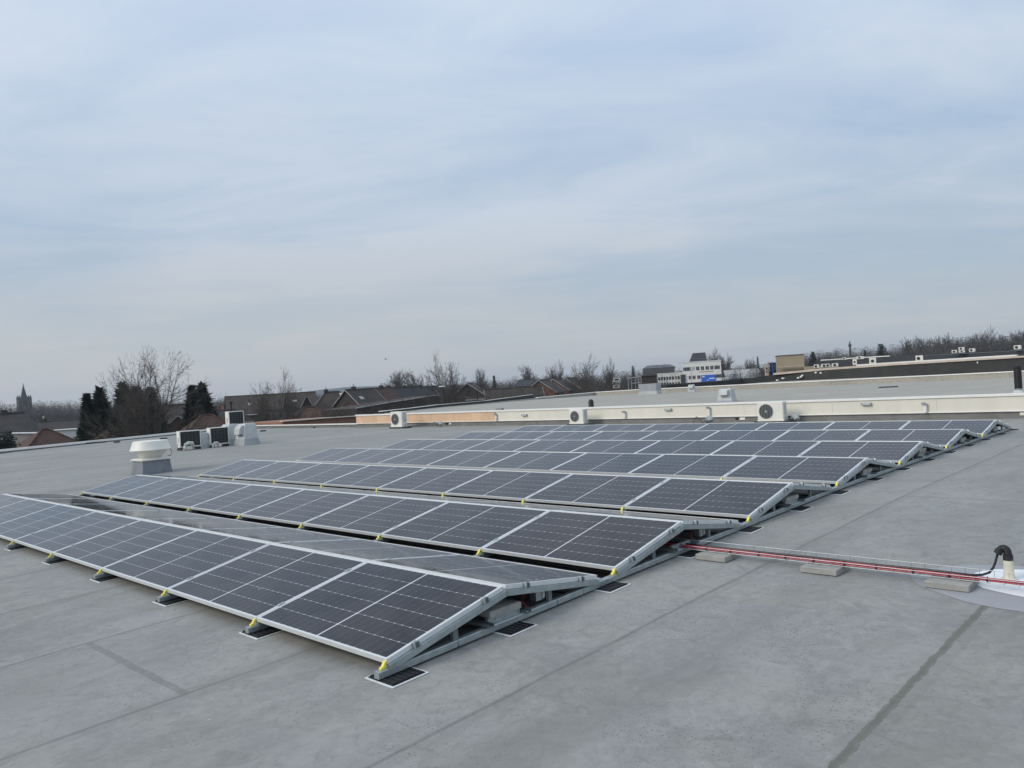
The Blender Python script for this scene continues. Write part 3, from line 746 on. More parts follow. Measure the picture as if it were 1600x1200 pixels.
for px_, pz, lb in ((821, .62, 'small grey lamp on the cream wall left of the middle unit'), (1046, .69, 'small grey lamp on the cream wall below the far grey box'), (1356, .69, 'small grey lamp on the cream wall right of the right unit')):
    t = empty('wall_lamp', (wall_x(px_), WY-.031, pz), 0, lb, 'wall lamp', 'lamps on the cream wall')
    MB().bev(-.14, .14, -.09, 0, -.035, .035, .01).build('casing', 'hood', t)
    MB().box(-.15, -.141, -.08, -.01, -.03, .03).build('end_cap', 'fin', t)
    MB().box(-.10, .12, -.094, -.091, -.02, .02).build('lens', 'hoodl', t)
for px_, wd, lb, mt in ((1151, .05, 'small black tag on the grey upstand beside the white one', 'fin'), (1160, .10, 'small white sign on the grey upstand left of the right unit', 'trim'), (1597, .5, 'cream strip on the grey upstand at the far right', 'cream'),
                        (697, .09, 'tiny black box at the foot of the peach wall', 'fin'), (703, .06, 'tiny white box at the foot of the peach wall', 'trim')):
    o = MB().bev(-wd, wd, -.03, -.002, -.04, .04, .005).build('wall_plate', mt, None, loc=(wall_x(px_)+(wd-.05 if wd > .3 else 0), WY, .305)); tag(o, lb, 'wall plate')
for px_, lb in ((1252, 'grey round duct outlet on the roof right of the right unit'), (1119, 'grey round duct outlet with cable below the capped pipe'), (700, 'low grey duct at the foot of the peach wall')):
    X_ = wall_x(px_); t = empty('duct_outlet', (X_, 21.2, zr(20)), 0, lb, 'duct', 'round duct outlets by the wall')
    MB().tube([(-.12, .1, .03), (-.1, .06, .13), (-.02, 0, .19), (.07, -.05, .17), (.12, -.1, .09)], [.06, .075, .085, .09, .09], 12).build('duct', 'hood', t, True)
    m = MB(); m.tube([(-.12, 0, .10), (-.30, .05, .02), (-.42, .05, .16), (-.52, .06, .24), (-.62, .06, .16), (-.66, .06, .02)], .012, 6); m.build('cable', 'black', t, True)
c = MB(); X_ = wall_x(640)
c.tube([(X_, 20.7, .45), (X_+.4, 20.8, .30), (X_+.9, 20.9, .24), (X_+1.3, 21.0, .26), (X_+1.7, 21.1, .33), (X_+2.3, 21.2, .28), (X_+2.9, 21.2, .30)], .02, 6)
tag(c.build('hose', 'black', None, True), 'dark pipe run sagging from the small unit along the peach wall', 'hose')

# ---------------------------------------------------------------- things on the raised roof
p = on2(924, 637.5)
t = empty('black_vent', (p.x, p.y, z2(p.y)), 0, 'short black vent pipe just behind the middle outdoor unit', 'vent pipe')
MB().lathe([(.13, 0), (.12, .12), (.115, .30), (.09, .36), (.05, .385), (0, .39)], 16).build('pipe', 'rubber', t, True)
MB().lathe([(.17, 0), (.16, .02), (.135, .05)], 16).build('flashing', 'hood', t, True)
p = on2(1592, 614)
t = empty('black_chimney', (p.x, p.y, z2(p.y)), 0, 'tall black flue pipe with collar on the raised roof, far right', 'flue')
MB().lathe([(.11, .10), (.11, .78), (.135, .785), (.135, .81), (.11, .82), (.11, .86), (.10, .861), (0, .862)], 18).build('pipe', 'black', t, True)
MB().lathe([(.118, .112), (.118, .14)], 18).build('steel_band', 'zinc', t)
MB().lathe([(.19, 0), (.17, .03), (.125, .10)], 18).build('flashing', 'hoodl', t, True)
p = on2(1136, 627.5)
t = hood_vent((p.x, p.y, z2(p.y)), R(8), .62, 'grey angular vent hood alone on the raised roof before the blue billboard', 'hoodl', .55, .10)
p = on2(1081, 613)
t = hood_vent((p.x, p.y, z2(p.y)), R(20), .55, 'small grey vent hood at the far kerb below the white building', 'hoodl', .62, .12)
p = on2(1016, 616)
t = empty('roof_box', (p.x, p.y, z2(p.y)), R(18), 'large square grey box on the raised roof near the far kerb', 'roof box')
MB().box(-.62, .62, -.62, .62, .0, .25).build('curb', 'hoodl', t); 
m = MB()
for k in range(5):
    for s_ in (-1, 1):
        a_ = -.60+.24*k
        m.box(a_+.003, a_+.237, s_*.60-.012, s_*.60+.012, .251, .80); m.box(s_*.60-.012, s_*.60+.012, a_+.003, a_+.237, .251, .80)
m.build('side_sheets', 'hood', t); MB().box(-.585, .585, -.585, .585, .26, .60).build('lid', 'hood', t); t.scale = (1.22, 1.22, 1.1)
for (px_, py_, lb) in ((1388, 605.5, 'dark streak shaped outlet on the raised roof, left one'), (1296, 600, 'dark low outlet beside the far kerb')):
    p = on2(px_, py_); o = MB().bev(-.45, .45, -.2, .2, 0, .06, .02).build('roof_outlet', 'rubber', None, loc=(p.x, p.y, z2(p.y))); tag(o, lb, 'roof outlet')
p = on2(781, 641); o = MB().bev(-.2, .2, -.12, .12, 0, .1, .02).build('roof_outlet', 'band', None, loc=(p.x, p.y, z2(p.y))); tag(o, 'tiny brown outlet on the raised roof behind the peach wall', 'roof outlet')

# ---------------------------------------------------------------- walls set by their seen profile, standing at their own distance
def profile_wall(mb, P_, thick=.4, bottom=None):
    """P_: (column, top row, bottom row, distance) -> an upright wall with thickness"""
    tops = [pt(x, a, D) for x, a, b, D in P_]; bots = [pt(x, b, D) for x, a, b, D in P_]
    for q in range(len(P_)-1):
        A, B, a, b = tops[q], tops[q+1], bots[q], bots[q+1]
        if bottom is not None: a.z = b.z = bottom
        d = (B-A); d.z = 0; d.normalize(); n_ = Vector((-d.y, d.x, 0))
        if n_.dot(Vector((A.x-CAM.x, A.y-CAM.y, 0))) < 0: n_ = -n_
        n_ = n_*thick
        mb.loft([[a, b, B, A], [a+n_, b+n_, B+n_, A+n_]])
    return mb
def wall_thing(name, parts, label, cat, group=None):
    t = empty(name, (0, 0, 0), 0, label, cat, group)
    for nm, mt, P_, th, bt in parts: profile_wall(MB(), P_, th, bt).build(nm, mt, t)
    return t
wall_thing('salmon_building', [('wall', 'salmon', [(440, 659.5, 668, 56.5), (505, 654.2, 668, 58.5), (530, 652.5, 668, 59.3), (566, 650.2, 668, 60.5)], 6, GZ),
                               ('wall_cap', 'cream', [(440, 658.0, 659.3, 56.3), (505, 652.7, 654, 58.3), (566, 648.8, 650, 60.3)], .35, None)], 'salmon walled low building with white cap left of the peach wall', 'building')
wall_thing('capped_wall', [('wall', 'darkwall', [(596, 643.5, 650, 49), (640, 638.5, 650, 54), (683, 633.2, 650, 59), (760, 626.5, 650, 70), (832, 617, 640, 92)], .5, GZ),
                           ('wall_cap', 'trim', [(596, 642, 643.3, 48.9), (640, 637.5, 638.3, 53.9), (683, 632.2, 633, 58.9), (760, 625.7, 626.3, 69.9), (832, 616.2, 616.8, 91.9)], .25, None)],
           'dark wall with thin white cap behind the left part of the raised roof', 'wall')
# warehouse at the right: dark wall, cream cap, white roof edge
wall_thing('warehouse', [('wall', 'darkwall', [(1040, 601, 606, 82), (1160, 592.5, 598, 95), (1214, 584.5, 596, 95), (1400, 570.8, 588, 84), (1600, 558.6, 576, 75), (1700, 553.5, 571, 71)], 2, .3),
                         ('wall_cap', 'pink', [(1208, 583, 586, 94.8), (1290, 575.0, 578.2, 90), (1400, 567.6, 570.7, 83.8), (1600, 555.6, 558.5, 74.8), (1700, 550.5, 553.4, 70.8)], 2.4, None),
                         ('roof_edge', 'wallw', [(1338, 569.6, 573, 92), (1400, 565.4, 569, 90), (1587, 554, 558, 85)], .5, None)],
           'long dark walled warehouse with pale cap behind the far kerb at the right', 'warehouse')
wall_thing('far_hall', [('wall', 'slate', [(1262, 567.5, 578, 128), (1283, 565, 578, 126), (1400, 557.5, 572, 118), (1480, 554, 568, 114), (1600, 547.5, 562, 108), (1700, 543, 558, 104)], 30, GZ),
                        ('white_strip', 'wallw', [(1283, 562.0, 563.6, 135), (1318, 560, 561.4, 134), (1340, 558.2, 559.6, 132), (1390, 555.4, 557, 130)], .4, None)],
           'long dark fascia of a hall roof beyond the warehouse', 'hall')
# sand coloured block
def oriented_box(name, mat_, xa, xb, ytop, D, depth, z0, par=None, a=0):
    A, B = at(xa, D), at(xb, D*(1+a)); zt = zat((xa+xb)/2, ytop, D)
    d = (B-A); d.normalize(); n_ = Vector((-d.y, d.x, 0))
    if n_.dot(A-Vector((CAM.x, CAM.y, 0))) < 0: n_ = -n_
    z = Vector((0, 0, 1)); n_ = n_*depth
    m = MB().loft([[A+z*z0, B+z*z0, B+n_+z*z0, A+n_+z*z0], [A+z*zt, B+z*zt, B+n_+z*zt, A+n_+z*zt]])
    return m.build(name, mat_, par)
t = empty('sand_block', (0, 0, 0), 0, 'plain sand coloured windowless block behind the warehouse', 'building')
oriented_box('wall', 'sand', 1214, 1257.5, 555, 120, 6, .8, t, .001); oriented_box('roof_trim', 'tile_gr', 1213.5, 1258, 554.2, 119.9, 6.2, zat(1236, 555, 119.9)+.01, t, .001)
oriented_box('lower_wall', 'sand', 1256, 1300, 571.5, 119, 2, 1.0, t, .0)
oriented_box('base_ledge', 'pink', 1216, 1256, 571.5, 119.2, .4, zat(1236, 573, 119), t, .001)
t = empty('pink_tower', (0, 0, 0), 0, 'narrow pinkish tower with dark openings left of the sand block', 'building')
oriented_box('wall', 'pink', 1195, 1201, 569.5, 124, 1.5, 0, t); oriented_box('opening', 'glass', 1197, 1199, 574, 123.8, .1, zat(1198, 577, 124), t); oriented_box('opening', 'glass', 1197.2, 1198.8, 579.5, 123.8, .1, zat(1198, 582, 124), t)
t = empty('dark_shed', (0, 0, 0), 0, 'dark blue steel structure between the tower and the sand block', 'shed')
oriented_box('wall', 'slate', 1203, 1213, 568, 126, 5, 0, t); oriented_box('mast', 'blue', 1207, 1208, 565, 122, .1, 0, t); oriented_box('roof_slab', 'darkwall', 1201.5, 1213.5, 566.5, 125.8, 6, zat(1207, 568, 126)+.01, t)

# rooftop machines on the warehouse and hall
RU = [(1276, 569.5, 575, 7, 110, 'leftmost low rooftop unit right of the sand block'), (1290, 568.5, 573.8, 11, 109, 'wide rooftop unit with two fans, second from the sand block'), (1305, 567.5, 573, 8, 108, 'third rooftop unit from the sand block'),
      (1320, 558.5, 562, 5, 131, 'small rooftop unit on the white strip of the hall'), (1345, 556.8, 561, 10, 129, 'wide rooftop unit at the middle of the white strip'),
      (1336, 561, 570, 5, 95, 'tall white box at the left end of the warehouse roof edge'), (1364, 559, 569, 8, 93, 'tall white and dark box on the warehouse roof'), (1437, 555.5, 564.5, 9, 90, 'large white rooftop unit alone on the warehouse'),
      (1492, 547, 551.5, 6, 112, 'rooftop unit left of the stacked pair on the hall'), (1503.5, 547.5, 551, 7, 112, 'lower rooftop unit of the stacked pair on the hall'), (1503.5, 542.5, 547, 7, 112, 'upper rooftop unit of the stacked pair on the hall'),
      (1520, 544.5, 549.5, 7, 112, 'greenish rooftop unit right of the stacked pair on the hall'), (1591, 539.5, 545.5, 8, 108, 'rooftop unit at the far right end of the hall')]
for (px_, ya, yb, wpx, D, lb) in RU:
    A = at(px_, D); zt, z0 = zat(px_, ya, D), zat(px_, yb, D); wd = wpx*D/FPX; h = zt-z0
    t = empty('rooftop_unit', (A.x, A.y, z0), yaw_to(A-CAM)-math.pi/2 + R(rg.uniform(-12, 12)), lb, 'rooftop unit', 'machines on the far roofs')
    MB().bev(-wd/2, wd/2, -.3, .3, 0, h, .02).build('housing', 'whitepl', t)
    for q in (([-.22, .22] if 'two' in lb else [-.12])):
        r_ = min(h*.36, wd*.26)
        m = MB(); m.loft([[(wd*q+r_*math.cos(k*math.pi/8), yy, h*.5+r_*math.sin(k*math.pi/8)) for k in range(16)] for yy in (-.302, -.33)]); m.build('fan_opening', 'grille', t)
    MB().box(-wd*.4, wd*.4, -.25, .25, -.12, -.002).build('feet', 'galv_d', t)
VC = [(1214, 594), (1223, 591), (1247, 590.3), (1251.5, 588.8), (1253.5, 586.8), (1275, 582), (1283, 582.5), (1292, 581.2), (1296, 582.4), (1334, 578.8), (1479, 566), (1486.5, 566), (1489, 568.6), (1494, 570.2), (1529, 566.2), (1480, 567)]
VD = ['leftmost', 'second from left', 'third from left', 'fourth from left', 'fifth from left', 'sixth from left', 'seventh from left', 'eighth from left', 'ninth from left', 'lone middle',
      'first of the right cluster', 'second of the right cluster', 'third of the right cluster', 'fourth of the right cluster', 'rightmost', 'lowest at the start of the right cluster']
for (x_, y_), lb in zip(VC, VD):  # plain white specks set on the dark warehouse wall
    D = 94 - (x_-1214)*.051; p = pt(x_, y_, D)
    t = MB().bev(-.11, .11, -.2, .2, -.07, .07, .03).build('white_speck', 'trim', None, loc=p); tag(t, 'small white speck on the dark warehouse wall, %s' % lb, 'lamp', 'small white specks on the warehouse wall')

# ---------------------------------------------------------------- white office with billboard
WD = 280; A, B = at(1068, WD), at(1127.5, WD)
k_ = WD/FPX
t = empty('office_building', (A.x, A.y, GZ), yaw_to(B-A), 'white two storey office with blue billboard and dark slanted roof block', 'office building')
Wd = (B-A).length; zt = zat(1098, 565.3, WD)-GZ
def zl(px_, py_): return zat(px_, py_, WD)-GZ
MB().box(0, Wd, 0, 12, 0, zt).build('wall', 'wallw', t)
MB().box(-.15, Wd+.15, -.15, 12.15, zt+.004, zt+.25).build('roof_edge', 'trim', t)
def X_of(px_): return (px_-1068)/59.5*Wd
z_r1, z_r2 = zl(1098, 575.2), zl(1098, 588.8)
for px_ in (1070, 1073, 1078, 1084, 1091, 1098.5, 1106, 1113, 1119.5, 1123.8):
    wd = .35 if px_ in (1070, 1123.8) else .52
    o = MB().box(X_of(px_)-wd, X_of(px_)+wd, -.05, -.01, z_r1-.62, z_r1+.62).build('window', 'walld' if px_ == 1084 else 'glass', t)
    MB().box(X_of(px_)-.03, X_of(px_)+.03, -.08, -.055, z_r1-.62, z_r1+.62).build('window_bar', 'trim', o)
for px_ in (1078.5, 1084.5, 1092, 1099, 1107, 1114, 1120, 1124.8):
    wd = .5
    o = MB().box(X_of(px_)-wd, X_of(px_)+wd, -.05, -.01, z_r2-.58, z_r2+.58).build('window', 'glass', t)
    MB().box(X_of(px_)-.03, X_of(px_)+.03, -.08, -.055, z_r2-.58, z_r2+.58).build('window_bar', 'trim', o)
o = MB().box(X_of(1095.6), X_of(1117.2), -.35, -.15, zl(1106, 597), zl(1106, 585.8)).build('billboard', 'blue', t)
m = MB(); m.box(X_of(1097), X_of(1101), -.37, -.355, zl(1106, 589), zl(1106, 587.4))
m.box(X_of(1108), X_of(1116.3), -.37, -.355, zl(1106, 592.3), zl(1106, 590.7)); m.box(X_of(1104), X_of(1107), -.37, -.355, zl(1106, 594.5), zl(1106, 593.6)); m.build('billboard_lettering', 'trim', o)
m = MB(); rg2 = random.Random(12); x_ = 1093.2
k2 = 0
for (xa, xb, mi) in ((1093.2, 1104, 0), (1104.6, 1115, 1)):
    m = MB(); x_ = xa
    while x_ < xb:
        wd = rg2.uniform(.5, .95); zc = zl(1100, 580.6); m.box(X_of(x_), X_of(x_)+wd*k_*.6, -.06, -.02, zc-.20, zc+rg2.choice((.06, .10, .22)))
        if rg2.random() < .5: m.box(X_of(x_), X_of(x_)+wd*k_*.5, -.065, -.061, zc-.1, zc-.02)
        x_ += wd+.25
    m.build('sign_lettering', ('signred', 'signblk')[mi], t)
m = MB(); z0_, z1_ = zt+.26, zl(1094, 550.8)
xa, xb, xc, xd = X_of(1078), X_of(1105.5), X_of(1104.5), X_of(1084.5)
m.loft([[(xa, 2, z0_), (xb, 2, z0_), (xc, 2.6, z1_), (xd, 2.6, z1_)], [(xa, 8, z0_), (xb, 8, z0_), (xc, 7, z1_), (xd, 7, z1_)]])
m.build('roof_block', 'slate', t)
Xw = -(1068-1026.5)/59.5*Wd; ztw = zl(1047, 583.4)
MB().box(Xw, -.02, 1, 10, 0, ztw).build('wing_wall', 'wallw', t)
MB().box(Xw-.1, -.02, .9, 10.1, ztw+.004, ztw+.2).build('wing_roof_edge', 'trim', t)
MB().box(X_of(1063.5), X_of(1070.8), -.4, .95, 0, zl(1067, 585.3)).build('entrance', 'slate', t)
for row, (dz, hh) in enumerate(((-7.3, .55), (-15.6, .35))):
    for px_ in (1029, 1033.3, 1037.6, 1042, 1046.4, 1050.9, 1055.4, 1060.1):
        zc = ztw + dz*k_
        o = MB().box(X_of(px_)-.34, X_of(px_)+.34, .95, .99, zc-hh, zc+hh).build('window', 'glass', t)
# lamp posts in front of the office
for (px_, ya, yb, D, lb) in ((1055, 577, 600, 200, 'thin pale street lamp before the left wing of the office'), (1080, 572, 600, 200, 'thin street lamp before the office windows')):
    A = at(px_, D); h = zat(px_, ya, D)-GZ
    t = empty('street_lamp', (A.x, A.y, GZ), yaw_to(A-CAM), lb, 'street lamp')
    MB().tube([(0, 0, 0), (0, 0, h)], [.12, .07], 8).build('pole', 'walld', t); m = MB().bev(-.15, .15, -.75, .1, h-.02, h+.10, .03); m.build('lamp_head', 'trim', t)

# ---------------------------------------------------------------- houses
def house(px_, D, ridge_y, eave_dz, L_, W_, ang, roof, wall, label, hip=0, gable_trim=False, windows=0, chimney=None, gutter=True, dormer=None, skylights=0, group='houses beyond the roof', name='brick_house', loc_dy=0):
    A = at(px_, D); zr_ = zat(px_, ridge_y, D)-GZ; ze = zr_-eave_dz
    t = empty(name, (A.x, A.y, GZ), yaw_to(A-Vector((CAM.x, CAM.y, 0)))-math.pi/2+R(ang), label, 'house', group)
    hx, hy, ov = L_/2, W_/2, .35
    w_ = MB()
    if hip > 0: w_.box(-hx, hx, -hy, hy, 0, ze)
    else:
        w_.prism([(-hy, 0), (hy, 0), (hy, ze), (0, zr_-.15), (-hy, ze)], -hx, hx, 0)
    w_.build('wall', wall, t)
    k = eave_dz/hy; z0 = ze-ov*k
    r_ = MB(); th = .16
    if hip > 0:
        rx = max(hx*(1-hip), .01)
        b = [(-hx-ov, -hy-ov, z0), (hx+ov, -hy-ov, z0), (hx+ov, hy+ov, z0), (-hx-ov, hy+ov, z0)]
        b2 = [(x, y, z+.02) for x, y, z in b]
        vs = b + [(-rx, 0, zr_), (rx, 0, zr_)]
        r_.add(vs, [(0, 1, 5, 4), (1, 2, 5), (2, 3, 4, 5), (3, 0, 4), (3, 2, 1, 0)])
    else:
        gx = hx+.25
        prof = [(-hy-ov, z0), (0, zr_), (hy+ov, z0), (hy+ov, z0-th), (0, zr_-th), (-hy-ov, z0-th)]
        r_.loft([[(-gx, a, b) for a, b in prof], [(gx, a, b) for a, b in prof]])
    ro = r_.build('roof', roof, t)
    if hip > 0:
        h_ = MB()
        for (p_, q_) in ((b[0], vs[4]), (b[1], vs[5]), (vs[4], vs[5])): h_.tube([Vector(p_)+Vector((0, 0, .03)), Vector(q_)+Vector((0, 0, .03))], .11, 5)
        h_.build('ridge_tiles', roof, ro)
    else: MB().tube([(-hx-.24, 0, zr_+.01), (hx+.24, 0, zr_+.01)], .12, 6).build('ridge_tiles', roof, ro)
    if gutter:
        g_ = MB(); g_.box(-hx-ov, hx+ov, -hy-ov-.14, -hy-ov-.005, z0-.14, z0+.02); g_.build('gutter', 'trim', ro)
    if gable_trim:
        for e_ in (-1, 1):
            m = MB()
            for s_ in (-1, 1):
                x_ = e_*(hx+.262); a = Vector((x_, s_*(hy+ov), z0-.10)); c_ = Vector((x_, 0, zr_-.10)); u = Vector((0, 0, .12)); d = Vector((.05*e_, 0, 0))
                m.loft([[a, c_, c_+u, a+u], [a+d, c_+d, c_+u+d, a+u+d]])
            m.build('verge_board', 'walld', ro)
    for q in range(windows):
        x_ = -hx + L_*(q+.5)/windows
        o = MB().box(x_-.5, x_+.5, -hy-.03, -hy-.005, ze-1.7, ze-.6).build('window', 'glass', t)
        m = MB(); m.box(x_-.58, x_-.5, -hy-.06, -hy-.005, ze-1.78, ze-.52); m.box(x_+.5, x_+.58, -hy-.06, -hy-.005, ze-1.78, ze-.52); m.box(x_-.5, x_+.5, -hy-.06, -hy-.005, ze-.6, ze-.52); m.box(x_-.5, x_+.5, -hy-.06, -hy-.005, ze-1.78, ze-1.7); m.build('window_frame', 'trim', o)
    if hip == 0 and windows:
        for e_ in (-1, 1):
            o = MB().box(e_*(hx+.02)-.015, e_*(hx+.02)+.015, -.5, .5, ze-.5, ze+.7).build('window', 'glass', t)
    if chimney is not None:
        c_ = MB().box(chimney-.3, chimney+.3, -.25, .25, zr_-.3, zr_+.45).build('chimney', 'brickd', ro)
        MB().lathe([(.12, 0), (.12, .35), (0, .36)], 8, (chimney, 0, zr_+.455)).build('chimney_pot', 'walld', c_)
    if dormer is not None:
        x_ = dormer; m = MB(); m.box(x_-.85, x_+.85, -hy*.8, -.1, zr_-eave_dz*.62, zr_-eave_dz*.12); o = m.build('dormer', 'wallw', t)
        MB().box(x_-.95, x_+.95, -hy*.8-.2, -.1, zr_-eave_dz*.12+.004, zr_-eave_dz*.12+.14).build('dormer_roof', 'trim', o)
        MB().box(x_-.5, x_+.5, -hy*.8-.03, -hy*.8-.005, zr_-eave_dz*.55, zr_-eave_dz*.28).build('window', 'glass', o)
    for q in range(skylights):
        x_ = -hx*.5 + hx*q; f_ = .45; c0 = Vector((x_, -hy*f_, zr_-eave_dz*f_+.05)); u = Vector((0, -.5, -.5*k)); v = Vector((.4, 0, 0)); n_ = Vector((0, -.05*k, .05))
        MB().loft([[c0-v, c0+v, c0+v+u, c0-v+u], [c0-v+n_, c0+v+n_, c0+v+u+n_, c0-v+u+n_]]).build('skylight', 'walld', ro)
    return t
house(-8, 112, 647.5, 2.6, 8.5, 7, -12, 'tile_dk', 'brickd', 'dark roofed house at the far left edge with a white wall pipe', .25, windows=3, chimney=1)
house(69, 92, 671.3, 2.9, 8.2, 8.2, 20, 'tile_br', 'brick', 'nearest brown pyramid roof at the far left', .93)
house(96, 130, 657.2, 2.1, 8.2, 6, -30, 'tile_dk', 'brick', 'dark slate house with small brick gable edged in white, far left', 0, True, 2, chimney=-2.6)
house(186, 90, 662.3, 3.0, 8.0, 8.0, 20, 'tile_br', 'brick', 'brown pyramid roof under the tall bare tree', .9)
house(253, 112, 634, 3.6, 11, 9, 8, 'tile_gr', 'brickd', 'broad dark hipped house right behind the tall bare tree', .45, False, 3, chimney=-1, skylights=0)
house(281, 104, 648.2, 1.7, 5, 3.6, 84, 'tile_dk', 'brick', 'small brick gable with white boards between the tall tree and brown roof', 0, True, 0, gutter=False)
house(322, 92, 649.3, 3.0, 8.4, 8.4, 15, 'tile_br', 'brick', 'brown pyramid roof behind the pair of air conditioners', .85)
house(358, 185, 632.5, 2.2, 4.5, 4, 40, 'tile_red', 'brick', 'small orange red roof left of the thin black lamp post', 0, False, 1, chimney=None)
house(349, 150, 641, 2.0, 7, 7, 20, 'tile_dk', 'brickd', 'dark low roof below the orange red roof', .4, False, 0)
house(424, 155, 616, 3.2, 16, 9, 6, 'tile_gr', 'brickd', 'long dark ridge roof behind the second bare tree', 0, False, 4, skylights=2, chimney=None)
house(448, 110, 640, 1.4, 6, 5, 10, 'tile_dk', 'brickd', 'low dark roof with white gutter below the second bare tree', 0, False, 2)
house(480, 124, 617.3, 3.0, 4, 3.0, 88, 'tile_dk', 'brickd', 'steep dark gable with thin white edges', 0, True, 0, gutter=False)
house(483, 100, 636.5, 2.0, 6.5, 6, 12, 'tile_br', 'brick', 'low brown hipped roof before the steep gable', .8)
house(520, 128, 612.3, 3.4, 8.5, 8, 10, 'tile_gr', 'brickd', 'dark hipped house with white dormer right of the steep gable', .75, False, 2, dormer=1.9, chimney=-1)
house(543, 100, 630.3, 2.4, 7, 7, 16, 'tile_br', 'brick', 'reddish brown hipped roof in front of the white dormer', .9)
for (x_, D, y_, W_, r_, lb) in ((563, 126, 608, 8, 'tile_gr', 'first terraced roof from the left with a pale verge'), (590, 131, 606.5, 8, 'tile_br', 'second terraced roof from the left, brown tiles'),
                         (617, 137, 606, 8, 'tile_dk', 'third terraced roof from the left'), (640, 143, 605.5, 8, 'tile_dk', 'fourth terraced roof from the left with a skylight'), (664, 150, 604.5, 8, 'tile_dk', 'fifth terraced roof, at the right end of the row')):
    house(x_, D, y_, 2.7, 6.5, 6.0, 50, r_, 'brickd', lb, 0, x_ in (563, 664), 1, chimney=-1.5 if x_ != 590 else 1, skylights=1 if x_ in (563, 640, 664) else 0, group='terraced houses beyond the salmon building')
for (xa, xb, ya, yb, D, lb) in ((557, 600, 637, 629.7, 92, 'left section of brown wall with white gutter before the terrace'), (601, 645, 629.4, 622.5, 99, 'middle section of brown wall with white gutter before the terrace'), (646, 688, 622.2, 616, 108, 'right section of brown wall with white gutter before the terrace')):
    wall_thing('terrace_extension', [('wall', 'brickd', [(xa, ya+1.2, 655, D), (xb, yb+1.2, 650, D+5)], 5, GZ), ('gutter', 'walld', [(xa, ya+.4, ya+1.1, D-.2), (xb, yb+.4, yb+1.1, D+4.8)], .25, None)], lb, 'house extension', 'brown extensions before the terrace')
house(735, 150, 598.5, 2.0, 6, 5.5, 80, 'tile_gr', 'brickd', 'dim gable house behind the large bare tree', 0, True, 1, gutter=False)
house(757, 150, 608, 1.6, 8, 7, 10, 'tile_gr', 'brickd', 'low dim roof right of the large bare tree', 0, False, 2)
house(802, 128, 606.5, 2.6, 9, 7, 4, 'tile_gr', 'brickd', 'long grey green roof with cream edge right of the small conifer', 0, True, 2)
house(822, 230, 593.5, 1.6, 6, 6, 5, 'slate', 'slate', 'blue grey block behind the long grey green roof', .3, False, 0, gutter=False)
house(850, 138, 593.5, 2.0, 6, 5.6, 74, 'tile_gr', 'brick', 'red brick gable house, leftmost of three', 0, True, 1, gutter=False, group='red brick gable houses')
house(872, 150, 592, 2.0, 6, 5.6, 74, 'tile_gr', 'brick', 'red brick gable house, middle of three', 0, True, 1, gutter=False, group='red brick gable houses')
house(892, 158, 590.5, 2.2, 7, 6.2, 74, 'tile_gr', 'brick', 'red brick gable house, rightmost of three', 0, True, 1, gutter=False, group='red brick gable houses')
house(1030, 520, 570.5, 1.7, 20, 12, 4, 'hallroof', 'stone', 'long dark hall roof left of the office', .3, False, 0, gutter=False, name='hall')
# pale low walls left
wall_thing('pale_building', [('wall', 'pink', [(19, 678.6, 700, 97), (62, 678, 700, 97)], 3, GZ), ('roof_edge', 'trim', [(17, 676.8, 678.4, 96.8), (66, 676, 677.8, 96.8)], 3.3, None)], 'pale pink low building behind the leftmost brown roof', 'building')
wall_thing('pale_building', [('wall', 'wallw', [(84, 673, 700, 112), (132, 670, 700, 112), (150, 668.6, 700, 112)], 3, GZ), ('roof_edge', 'wallw', [(82, 672.2, 673.4, 111.8), (150, 667.8, 669, 111.8)], 3.3, None)], 'long pale grey low building between the two leftmost brown roofs', 'building')
# glass house and timber frames near x=960..1045
t = empty('timber_frame', (0, 0, 0), 0, 'weathered pale timber frames left of the large grey box', 'frame')
for q, (x_, ya, yb) in enumerate(((981, 592, 611), (986, 590, 611), (992, 589.5, 612), (997, 588.5, 611), (1001.5, 587.5, 611))):
    profile_wall(MB(), [(x_, ya, yb, 100), (x_+.7, ya, yb, 100)], .1).build('post', 'walld', t)
profile_wall(MB(), [(979, 591, 592, 99.8), (1002, 587.3, 588.3, 99.8)], .15).build('beam', 'walld', t)
profile_wall(MB(), [(986, 598.5, 599.3, 99.8), (1002, 597.3, 598.1, 99.8)], .1).build('beam', 'walld', t)
t = empty('dark_hut', (0, 0, 0), 0, 'flat dark shed behind the large grey box', 'shed')
oriented_box('wall', 'brickd', 1003, 1025, 588, 105, 5, GZ, t); oriented_box('roof_edge', 'darkwall', 1002.5, 1026, 586.6, 104.9, 5.3, zat(1014, 588, 105)+.01, t)
for q, (x_, ya, yb, lb) in enumerate(((964, 590.5, 597, 'upper of two white caravans among the brushwood'), (963, 601.5, 606.5, 'lower of two white caravans among the brushwood'))):
    D = 110; A = at(x_, D); h = (yb-ya)*D/FPX
    t = empty('white_cabin', (A.x, A.y, zat(x_, yb, D)), yaw_to(A-CAM)-math.pi/2, lb, 'cabin')
    MB().bev(-.48, .48, -.8, .8, 0, h, .06).build('body', 'walld', t); MB().box(-.3, .2, -.82, -.801, h*.45, h*.8).build('window', 'glass', t)
t = empty('white_shed', (0, 0, 0), 0, 'white framed pavilion at the right foot of the office', 'shed')
for x_ in (1129, 1132.5, 1136.5): profile_wall(MB(), [(x_, 591.5, 598.5, 180), (x_+1, 591.5, 598.5, 180)], .4).build('post', 'wallw', t)
profile_wall(MB(), [(1128, 590.4, 591.4, 179.9), (1138, 589.8, 590.8, 179.9)], 2).build('roof', 'wallw', t)
house(1158, 300, 577.5, 2.8, 12, 9, 10, 'walld', 'brickd', 'pale grey roof of a low house right of the office', 0, False, 0, name='house')
